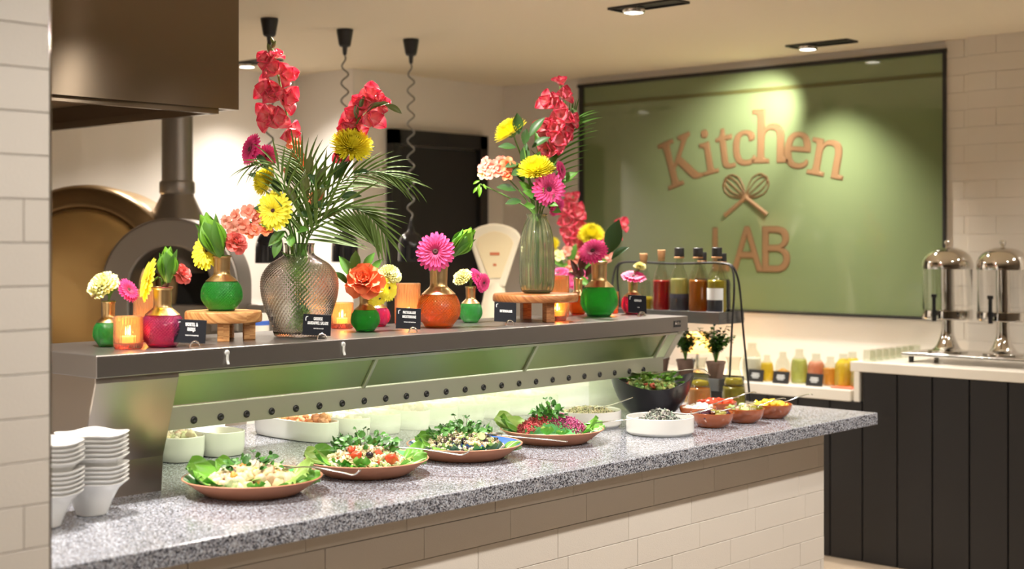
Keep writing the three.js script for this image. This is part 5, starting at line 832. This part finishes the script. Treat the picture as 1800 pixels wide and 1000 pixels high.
spoon([off([2.802, 0.978, -3.158], 0.075, 0, -0.02), off([2.802, 0.976, -3.158], 0.15, 0.0, 0.0), off([2.802, 0.966, -3.158], 0.26, 0, 0.035), off([2.802, 0.964, -3.158], 0.29, 0, 0.045), off([2.802, 0.976, -3.158], 0.315, 0.002, 0.05)], 'steel spoon reaching from the grain salad across to the pasta platter');
spoon([off([3.232, 0.972, -3.165], 0.12, 0, 0.0), off([3.232, 0.968, -3.165], 0.18, 0, 0.02), off([3.232, 0.966, -3.165], 0.27, 0, 0.06), off([3.232, 0.962, -3.165], 0.33, 0, 0.08)], 'steel spoon handle lying on the front rim of the beetroot platter', 0, 0.0065);
spoon([off([3.690, 0.968, -3.185], 0.075, 0, -0.01), off([3.690, 0.966, -3.185], 0.14, 0, 0.01), off([3.690, 0.976, -3.185], 0.20, 0, 0.04), off([3.690, 0.992, -3.185], 0.30, 0, 0.07)], 'steel spoon reaching from the beetroot salad over the white dish of seeds', 0, 0.0065);

// white straight-sided dishes of seeds
function roundDish(x, z, R, h, label) { const g = thing('round_dish', label, 'dish', [x, CT, z], 0, 'white round dishes'); part('body', revolve([[0.0001, 0], [R * 0.93, 0], [R * 0.95, 0.004], [R * 0.965, 0.006], [R * 0.995, 0.009], [R, 0.013], [R, h - 0.002], [R * 0.99, h], [R * 0.97, h], [R * 0.962, h - 0.003], [R * 0.955, 0.016], [R * 0.93, 0.009], [0.0001, 0.008]], 72), M.white_ceramic, g); }
roundDish(4.10, -3.36, 0.128, 0.062, 'white round dish of pale sprouts, behind the beetroot platter'); roundDish(4.115, -3.03, 0.124, 0.064, 'white round dish of grey seeds right of the beetroot platter');
{
  const f = thing('seed_heap', 'pale sprouts and seeds heaped in the rear white dish', 'food', [4.10, CT, -3.36], 0, 'seeds in the white dishes');
  heap(f, 'seeds', rice, M.food_any, 1300, () => { const a = rr(0, 6.283), q = Math.sqrt(rnd()), h = 0.046 + 0.028 * (1 - q * q); return [Math.cos(a) * q * 0.115, rr(h - 0.012, h), Math.sin(a) * q * 0.115, rr(0.005, 0.008), rnd() < 0.25 ? [0.16, 0.17, 0.09] : [0.72 * rr(0.8, 1), 0.66 * rr(0.8, 1), 0.36]]; });
  const e = thing('seed_heap', 'grey-green seeds heaped in the front white dish', 'food', [4.115, CT, -3.03], 0, 'seeds in the white dishes');
  heap(e, 'seeds', rice, M.food_any, 1300, () => { const a = rr(0, 6.283), q = Math.sqrt(rnd()), h = 0.046 + 0.044 * Math.max(0, 1 - 2.2 * q * q); return [Math.cos(a) * q * 0.114, rr(h - 0.014, h), Math.sin(a) * q * 0.114, rr(0.006, 0.009), rnd() < 0.4 ? [0.06, 0.065, 0.05] : [0.42 * rr(0.7, 1), 0.44 * rr(0.7, 1), 0.33]]; });
}
spoon([off([4.10, 0.972, -3.36], 0.03, 0, 0.02), off([4.10, 0.978, -3.36], 0.08, 0, 0.02), off([4.10, 0.995, -3.36], 0.13, 0, 0.02), off([4.10, 1.010, -3.36], 0.17, 0, 0.02)], 'small spoon sticking out of the white dish of sprouts', 0, 0.004, 0.014);
spoon([off([4.115, 0.972, -3.03], 0.04, 0, -0.01), off([4.115, 0.970, -3.03], 0.10, 0, 0.0), off([4.115, 0.982, -3.03], 0.15, 0, 0.01), off([4.115, 0.992, -3.03], 0.19, 0, 0.01)], 'small spoon resting in the white dish of grey seeds', 0, 0.004, 0.014);

// glazed terracotta bowls with antipasti
function tapasBowl(x, z, R, label) { const g = thing('tapas_bowl', label, 'bowl', [x, CT, z], 0, 'glazed terracotta bowls'); part('body', revolve(spline([[R * 0.55, 0.0], [R * 0.62, 0.003], [R * 0.82, 0.018], [R * 0.95, 0.038], [R, 0.054]], 16).concat([[R * 0.995, 0.056], [R * 0.97, 0.056], [R * 0.955, 0.053]], spline([[R * 0.955, 0.053], [R * 0.9, 0.036], [R * 0.76, 0.018], [R * 0.5, 0.008], [0.0001, 0.007]], 12)), 56), M.terracotta_glazed, g); part('foot', revolve([[0.0001, 0.0], [R * 0.56, 0.0]], 40), M.terracotta, g); }
function filling(x, z, R, label, list) { const g = thing('antipasti', label, 'food', [x, CT, z], 0, 'antipasti in the terracotta bowls'); for (const [name, geo, mat, n, s0, s1, side] of list) for (let i = 0; i < n; i++) { const a = rr(0, 6.283), q = Math.sqrt(rnd()) * 0.8, h = 0.042 + 0.014 * (1 - q * q), m = part(name, geo, Array.isArray(mat) ? mat[i % mat.length] : mat, g); m.position.copy(off([0, 0, 0], Math.cos(a) * q * R * (side ? 0.5 : 1) + (side ?? 0) * R * 0.42, h + rr(-0.008, 0.004), Math.sin(a) * q * R)); m.rotation.set(rr(0, 6), rr(0, 6), rr(0, 6)); const s = rr(s0, s1); m.scale.set(s * 1.15, s, s); } }
tapasBowl(4.395, -2.991, 0.083, 'glazed terracotta bowl of mixed olives, front left'); filling(4.395, -2.991, 0.083, 'purple and green olives in the front left bowl', [['olive', ball, M.olive_purple, 14, 0.010, 0.012, -0.6], ['olive', ball, M.olive_green, 14, 0.009, 0.011, 0.6], ['olive', ball, M.olive_purple, 6, 0.010, 0.012]]);
tapasBowl(4.589, -2.976, 0.080, 'glazed terracotta bowl of grilled vegetables, front middle'); std('aubergine', [0.20, 0.17, 0.07], 0.3); filling(4.589, -2.976, 0.080, 'grilled vegetable pieces in the front middle bowl', [['vegetable_piece', chunkGeo, [M.aubergine, M.cucumber, M.olive_green, M.food_pink], 22, 0.012, 0.018]]);
tapasBowl(4.783, -2.971, 0.080, 'glazed terracotta bowl of yellow peppers, front right'); filling(4.783, -2.971, 0.080, 'yellow pepper pieces in the front right bowl', [['pepper_piece', chunkGeo, M.pepper_yellow, 24, 0.013, 0.019]]);
tapasBowl(4.500, -3.130, 0.074, 'glazed terracotta bowl of white cheese, rear left'); filling(4.500, -3.130, 0.074, 'white grated cheese in the rear left bowl', [['cheese_piece', chunkGeo, M.food_white, 30, 0.010, 0.016]]);
tapasBowl(4.700, -3.180, 0.083, 'glazed terracotta bowl of tomatoes, rear right'); filling(4.700, -3.180, 0.083, 'red tomato pieces in the rear right bowl', [['tomato_piece', chunkGeo, M.tomato, 24, 0.013, 0.019]]);
for (const [x, z, l] of [[4.395, -2.991, 'small spoon standing out of the olive bowl'], [4.589, -2.976, 'small spoon standing out of the grilled vegetable bowl'], [4.783, -2.971, 'small spoon standing out of the yellow pepper bowl'], [4.500, -3.130, 'small spoon standing out of the white cheese bowl'], [4.700, -3.180, 'small spoon standing out of the tomato bowl']]) spoon([off([x, 0.958, z], 0.02, 0, 0), off([x, 0.966, z], 0.06, 0, 0), off([x, 0.985, z], 0.11, 0, 0.005), off([x, 0.994, z], 0.15, 0, 0.005), off([x, 0.992, z], 0.16, 0, 0.005)], l, 0, 0.0058, 0.015);

{ // black salad bowl with raised ends
  const x = 4.46, z = -3.325, g = thing('salad_bowl', 'large black salad bowl with raised ends by the carafes', 'bowl', [x, CT, z], FACE + PI);
  const P = [[0.0001, 0], [0.058, 0], [0.064, 0.003], [0.088, 0.02], [0.112, 0.045], [0.136, 0.08], [0.154, 0.115], [0.167, 0.148], [0.1675, 0.151], [0.165, 0.152], [0.150, 0.117], [0.132, 0.083], [0.108, 0.049], [0.084, 0.025], [0.05, 0.01], [0.0001, 0.009]];
  part('body', revolve(P, 80, (th, s, r, y) => { const t = Math.max(0, (y - 0.05) / 0.1); return [0, 0.024 * t * t * Math.cos(2 * th)]; }), std('bowl_black', [0.018, 0.016, 0.020], 0.28), g);
  part('rim_eye', new THREE.TorusGeometry(0.011, 0.004, 8, 20).rotateY(PI / 2).translate(0.158, 0.172, 0), M.bowl_black, g);
  const s = thing('green_salad', 'green leaf salad with red bits in the black bowl', 'salad', [x, CT, z]);
  for (let i = 0; i < 70; i++) { const a = rr(0, 6.283), q = Math.sqrt(rnd()) * 0.125, m = part('lettuce_leaf', frill[i % 3], i % 2 ? M.lettuce : M.lettuce_pale, s); m.position.copy(off([0, 0, 0], Math.cos(a) * q * 0.88, 0.146 + 0.020 * (1 - q / 0.13) + rr(-0.006, 0.008), Math.sin(a) * q * 0.85)); aim(m, facing(Math.cos(a), rr(0, 0.8), Math.sin(a)), UPV); m.scale.setScalar(rr(0.022, 0.038)); }
  heap(s, 'chopped_leaves', chunkGeo, M.food_any, 160, () => { const a = rr(0, 6.283), q = Math.sqrt(rnd()) * 0.125; const hh = rr(0.115, 0.142); return [Math.cos(a) * q * 0.8, hh, Math.sin(a) * q * 0.8, rr(0.008, 0.014), rnd() < 0.12 ? [0.6, 0.12, 0.06] : [0.42 * rr(0.6, 1.1), 0.55 * rr(0.7, 1.1), 0.14]]; });
  spoon([off([x, 1.086, z], 0.03, 0, 0.05), off([x, 1.090, z], 0.08, 0, 0.055), off([x, 1.097, z], 0.15, 0, 0.06), off([x, 1.096, z], 0.20, 0, 0.06), off([x, 1.074, z], 0.224, 0, 0.06)], 'large steel salad spoon lying across the black bowl', 0, 0.0065, 0.042);
}
function carafe(x, z, mat, fill, label) {
  const g = thing('carafe', label, 'carafe', [x, CT, z], 0, 'dressing carafes'), out = spline([[0.046, 0.001], [0.050, 0.006], [0.050, 0.05], [0.046, 0.09], [0.034, 0.13], [0.0245, 0.165], [0.026, 0.19], [0.034, 0.212]], 30);
  part('glass', revolve([[0.0001, 0], ...out], 44), M.glass_clear, g);
  part('dressing', revolve([[0.0001, 0.004], ...out.filter((p) => p[1] < fill).map(([r, y]) => [r - 0.003, y + 0.004]), [0.0001, fill + 0.003]], 40), mat, g);
  part('oil_layer', revolve([[0.0001, fill + 0.004], ...out.filter((p) => p[1] >= fill && p[1] < fill + 0.032).map(([r, y]) => [r - 0.003, y + 0.004]), [0.0001, fill + 0.036]], 40), M.liquid_oil, g);
}
carafe(4.86, -3.375, M.liquid_peach, 0.085, 'glass carafe of peach-coloured dressing beside the black bowl'); carafe(4.985, -3.285, M.liquid_olive, 0.088, 'glass carafe of olive-green dressing beside the rack');

// ---------------------------------------------------------------- wire rack with bottles and potted plants at the end of the worktop
{
  const g = thing('bottle_rack', 'black wire rack with two grey trays at the right end of the buffet', 'rack', [0, 0, 0]);
  const z0 = -4.01, z1 = -3.345, loop = (xt, xb) => { const c = 0.035, T = 1.502; return [V(xb, CT, z1), V((xb + xt) / 2, 1.2, z1), V(xt + (xb - xt) * 0.12, T - 0.07, z1), V(xt, T - 0.015, z1 - 0.015), V(xt, T, z1 - c), V(xt, T, (z0 + z1) / 2), V(xt, T, z0 + c), V(xt, T - 0.015, z0 + 0.015), V(xt + (xb - xt) * 0.12, T - 0.07, z0), V((xb + xt) / 2, 1.2, z0), V(xb, CT, z0)]; };
  part('wire_loop', tube(loop(5.10, 5.205), 0.0048, 90, 8), M.black_metal, g); part('wire_loop', tube(loop(5.085, 5.035), 0.0048, 90, 8), M.black_metal, g);
  const tray = (y, w, name) => part(name, merge([rbox(w, 0.006, 0.64, 0.002, 5.08, y + 0.003, -3.678), rbox(0.006, 0.052, 0.64, 0.002, 5.08 - w / 2, y - 0.014, -3.678), rbox(0.006, 0.052, 0.64, 0.002, 5.08 + w / 2, y - 0.014, -3.678), rbox(w, 0.052, 0.006, 0.002, 5.08, y - 0.014, -3.36), rbox(w, 0.052, 0.006, 0.002, 5.08, y - 0.014, -3.996), rbox(w + 0.006, 0.005, 0.645, 0.002, 5.08, y - 0.022, -3.678)]), M.tray_zinc, g);
  tray(1.286, 0.19, 'upper_tray'); tray(1.000, 0.19, 'lower_tray');
}
function bottle(x, z, y, H, R, capMat, liq, level, label, lab, corky) {
  const g = thing('oil_bottle', label, 'bottle', [x, y, z], 0, 'oil and vinegar bottles on the rack'), nk = R * 0.42, out = spline([[R * 0.9, 0.001], [R, 0.008], [R, H * 0.3], [R, H * 0.48], [R * 0.86, H * 0.57], [nk * 1.35, H * 0.68], [nk, H * 0.75], [nk, H * 0.88]], 36);
  part('glass', revolve([[0.0001, 0], ...out], 40), M.glass_clear, g);
  part('liquid', revolve([[0.0001, 0.004], ...out.filter((p) => p[1] < H * level).map(([r, yy]) => [r - 0.002, yy + 0.003]), [0.0001, H * level + 0.002]], 36), liq, g);
  const c = part('stopper', corky ? revolve([[0.0001, H], [R * 0.42, H], [R * 0.45, H * 0.99], [R * 0.42, H * 0.90], [nk * 0.9, H * 0.895], [nk * 0.9, H * 0.82]], 24) : revolve([[0.0001, H], [R * 0.50, H], [R * 0.53, H * 0.985], [R * 0.53, H * 0.86], [R * 0.45, H * 0.855]], 24), capMat, g);
  if (!corky) part('collar', revolve([[nk, H * 0.86], [R * 0.55, H * 0.858], [R * 0.55, H * 0.835], [nk, H * 0.832]], 24), M.cork, c);
  if (lab) part('label', new THREE.CylinderGeometry(R + 0.0006, R + 0.0006, H * lab[1], 36, 1, true, lab[3] ?? 0, lab[4] ?? 6.283).translate(0, H * lab[2], 0), lab[0], g);
}
{
  const Y = 1.2922;
  bottle(5.035, -3.80, Y, 0.255, 0.041, M.cork, M.liquid_oil, 0.24, 'nearly empty oil bottle with a cork, leftmost on the rack', null, true);
  bottle(5.035, -3.700, Y, 0.272, 0.040, M.cork, M.liquid_red, 0.50, 'bottle of red vinegar with a cork on the rack', null, true);
  bottle(5.035, -3.603, Y, 0.282, 0.041, M.black_metal, M.liquid_pale, 0.52, 'pale oil bottle with a long black cap and dark label', [M.label_dark, 0.26, 0.15], false);
  bottle(5.035, -3.503, Y, 0.282, 0.041, M.black_metal, M.liquid_amber, 0.50, 'amber vinegar bottle with a black cap on the rack', null, false);
  bottle(5.035, -3.404, Y, 0.284, 0.042, M.black_metal, M.liquid_oil, 0.50, 'yellow oil bottle with a white and black label, rightmost on the rack', [M.label_white, 0.36, 0.20, 3.4, 2.6], false);
  const b = scene.children[scene.children.length - 1]; part('label', new THREE.CylinderGeometry(0.0428, 0.0428, 0.05, 36, 1, true, 3.5, 2.4).translate(0, 0.032, 0), M.label_dark, b);
  bottle(5.128, -3.545, Y, 0.262, 0.038, M.black_metal, M.liquid_dark, 0.55, 'dark vinegar bottle with a pale collar in the rear row of the rack', null, false);
  bottle(5.128, -3.44, Y, 0.258, 0.038, M.black_metal, M.liquid_dark, 0.55, 'dark bottle half hidden behind the rightmost oil bottle', null, false);
}
function pottedPlant(x, z, label, h, n) {
  const y = 1.006, g = thing('potted_plant', label, 'plant', [x, y, z], 0, 'potted plants on the lower rack tray');
  part('pot', revolve([[0.0001, 0.0], [0.030, 0.0], [0.040, 0.062], [0.043, 0.063], [0.043, 0.072], [0.039, 0.072], [0.036, 0.062], [0.0001, 0.060]], 32), M.pot_clay, g);
  for (let i = 0; i < n; i++) { const a = rr(0, 6.283), sp = rr(0.01, 0.085), t = V(Math.cos(a) * sp, 0.06 + h * rr(0.55, 1), Math.sin(a) * sp), s = part('twig', tube([V(0, 0.058, 0), V(Math.cos(a) * sp * 0.3, 0.06 + t.y * 0.4, Math.sin(a) * sp * 0.3), t], 0.0012, 8, 5), M.stem, g); const l = []; for (let k = 0; k < 14; k++) { const u = -0.4 + 1.4 * k / 14, q = smallLeaf.clone().scale(0.024, 0.024, 0.018).rotateZ(rr(-0.2, 0.9)).rotateY(rr(0, 6.28)); const c = V(Math.cos(a) * sp * 0.3, 0.06 + t.y * 0.4, Math.sin(a) * sp * 0.3).lerp(t, u); l.push(q.translate(c.x, c.y, c.z)); } part('foliage', merge(l), i % 2 ? M.leaf_deep : M.leaf_green, s); }
}
pottedPlant(5.08, -3.74, 'left leafy potted plant on the lower rack tray', 0.17, 26); pottedPlant(5.08, -3.60, 'middle leafy potted plant on the lower rack tray', 0.16, 26); pottedPlant(5.08, -3.44, 'right leafy potted plant on the lower rack tray', 0.18, 28);

// ---------------------------------------------------------------- drinks at the right wall
{
  const t = thing('dispenser_tray', 'long low steel tray under the two drink dispensers', 'tray', [6.6, 1.0, -2.75]);
  part('plate', rbox(0.34, 0.018, 1.0, 0.005, 0, 0.041, 0), M.steel_smooth, t);
  for (const [x, z] of [[-0.14, 0.46], [0.14, 0.46], [-0.14, -0.46], [0.14, -0.46]]) part('foot', cyl(0.012, 0.014, 0.033, x, 0, z, 16), M.black_metal, t);
  const tap = (g) => { const b = part('tap', merge([new THREE.CylinderGeometry(0.012, 0.012, 0.05, 16).rotateZ(PI / 2).translate(-0.125, 0.20, 0), cyl(0.010, 0.012, 0.055, -0.15, 0.16, 0, 16)]), M.black_gloss, g); part('tap_lever', merge([rbox(0.012, 0.07, 0.016, 0.004, -0.152, 0.245, 0), rbox(0.014, 0.018, 0.024, 0.004, -0.152, 0.285, 0)]), M.black_gloss, b); };
  for (const [z, l] of [[-3.085, 'chrome drink dispenser with clear tank, left of the two'], [-2.800, 'chrome drink dispenser with clear tank, right of the two']]) {
    const g = thing('drink_dispenser', l, 'dispenser', [6.6, 1.05, z], 0.05, 'drink dispensers'); g.scale.set(1.1, 1, 1.1);
    part('foot', revolve(spline([[0.088, 0.0], [0.088, 0.008], [0.060, 0.018], [0.042, 0.05], [0.030, 0.09], [0.027, 0.16]], 24), 48), M.chrome, g);
    part('tank_base', revolve([[0.027, 0.165], [0.110, 0.165], [0.112, 0.170], [0.112, 0.208], [0.109, 0.212], [0.03, 0.212]], 56), M.chrome, g);
    part('tank', revolve([[0.105, 0.21], [0.1085, 0.21], [0.1085, 0.42], [0.105, 0.42], [0.105, 0.21]], 56), M.acrylic, g);
    part('ice_tube', revolve([[0.030, 0.2], [0.030, 0.43]], 32), M.chrome, g);
    part('lid', revolve(spline([[0.112, 0.415], [0.113, 0.43], [0.107, 0.465], [0.082, 0.50], [0.045, 0.518], [0.014, 0.522]], 24), 56), M.chrome, g);
    part('knob', revolve(spline([[0.010, 0.518], [0.008, 0.53], [0.015, 0.545], [0.012, 0.556], [0.0001, 0.558]], 14), 24), M.chrome, g);
    tap(g);
  }
  const gl = revolve([[0.0001, 0.056], [0.028, 0.056], [0.030, 0.052], [0.033, 0.002], [0.034, 0]], 28);
  for (let i = 0; i < 8; i++) tag(Object.assign(part(numbered('drinking_glass'), gl, M.glass_clear, scene)), `upturned clear drinking glass, ${['first', 'second', 'third', 'fourth', 'fifth', 'sixth', 'seventh', 'eighth'][i]} from the front in the row beside the dispensers`, 'glass', 'upturned glasses in a row').position.set(6.36 + i * 0.070, 1.0, -3.385);
  const jar = (x, z, R, H, mat, lvl, label) => { const g = thing('juice_bottle', label, 'bottle', [x, 0.853, z], 0, 'juice bottles on the white worktop'), out = spline([[R * 0.94, 0.001], [R, 0.006], [R, H * 0.55], [R * 0.85, H * 0.7], [R * 0.5, H * 0.84], [R * 0.48, H]], 22); part('glass', revolve([[0.0001, 0], ...out], 32), M.glass_clear, g); part('juice', revolve([[0.0001, 0.004], ...out.filter((p) => p[1] < H * lvl).map(([r, y]) => [r - 0.002, y + 0.003]), [0.0001, H * lvl + 0.002]], 28), mat, g); };
  const J = [[6.43, -4.12, 0.050, 0.20, M.slab_white, 0.6, 'bottle of milky drink, leftmost of the juice bottles'], [6.42, -4.02, 0.036, 0.14, M.liquid_yellow, 0.7, 'small bottle of deep yellow juice left of the first sign'], [6.45, -3.94, 0.040, 0.16, M.liquid_orange, 0.45, 'bottle of orange juice between the first two signs'], [6.45, -3.84, 0.044, 0.18, M.liquid_green, 0.7, 'bottle of green juice behind the second sign'], [6.46, -3.745, 0.046, 0.16, M.liquid_pink, 0.75, 'bottle of pink juice between the second and third sign'], [6.45, -3.655, 0.040, 0.15, M.liquid_orange, 0.6, 'bottle of orange juice behind the third sign'], [6.44, -3.575, 0.046, 0.17, M.liquid_yellow, 0.85, 'tall bottle of yellow juice right of the third sign'], [6.58, -3.60, 0.046, 0.17, M.liquid_yellow, 0.8, 'rear bottle of yellow juice right of the third sign'], [6.43, -3.485, 0.038, 0.13, M.liquid_pale, 0.35, 'nearly empty bottle beside the raised worktop']];
  for (const a of J) jar(...a);
  for (const [z, l] of [[-4.055, 'black sign among the juices, leftmost'], [-3.90, 'black sign among the juices, middle'], [-3.70, 'black sign among the juices, rightmost']]) {
    const g = thing('juice_sign', l, 'sign', [6.365, 0.853, z], -PI / 2, 'black signs among the juices'); part('plate', rbox(0.098, 0.066, 0.005, 0.002).rotateX(-0.2).translate(0, 0.032, 0), M.black_paint, g); part('print', merge([box(0.044, 0.006, 0.002, 0, 0.010, 0.003), box(0.050, 0.006, 0.002, 0, -0.001, 0.003), box(0.036, 0.004, 0.002, 0, -0.011, 0.003)]).rotateX(-0.2).translate(0, 0.032, 0), M.label_white, g);
  }
  tag(part('pink_napkin', rbox(0.12, 0.006, 0.12, 0.002, 6.40, 0.857, -3.535), std('napkin', [0.75, 0.16, 0.08], 0.8), scene), 'folded coral napkin at the right end of the white worktop', 'napkin');
  // small lit table lamp on the white worktop, seen behind the plants
  const lp = thing('table_lamp', 'small warm table lamp glowing behind the potted plants', 'lamp', [6.55, 0.853, -4.56]);
  part('base', revolve(spline([[0.055, 0], [0.055, 0.008], [0.012, 0.02], [0.008, 0.08], [0.008, 0.14]], 16), 28), M.chrome, lp);
  part('bulb', new THREE.SphereGeometry(0.022, 20, 14).translate(0, 0.17, 0), std('bulb_glow', [1, 0.9, 0.7], 0.5), lp); M.bulb_glow.emissive.setRGB(1, 0.75, 0.4); M.bulb_glow.emissiveIntensity = 3;
  part('lamp_shade', revolve([[0.095, 0.12], [0.06, 0.23]], 36), M.shade_warm, lp);
  const pl = new THREE.PointLight(new THREE.Color().setRGB(1, 0.72, 0.4), 0.30, 0, 2); pl.position.set(6.55, 0.853 + 0.17, -4.56); pl.shadow.radius = 1; pl.castShadow = true; scene.add(pl);
}

renderer.render(scene, camera);
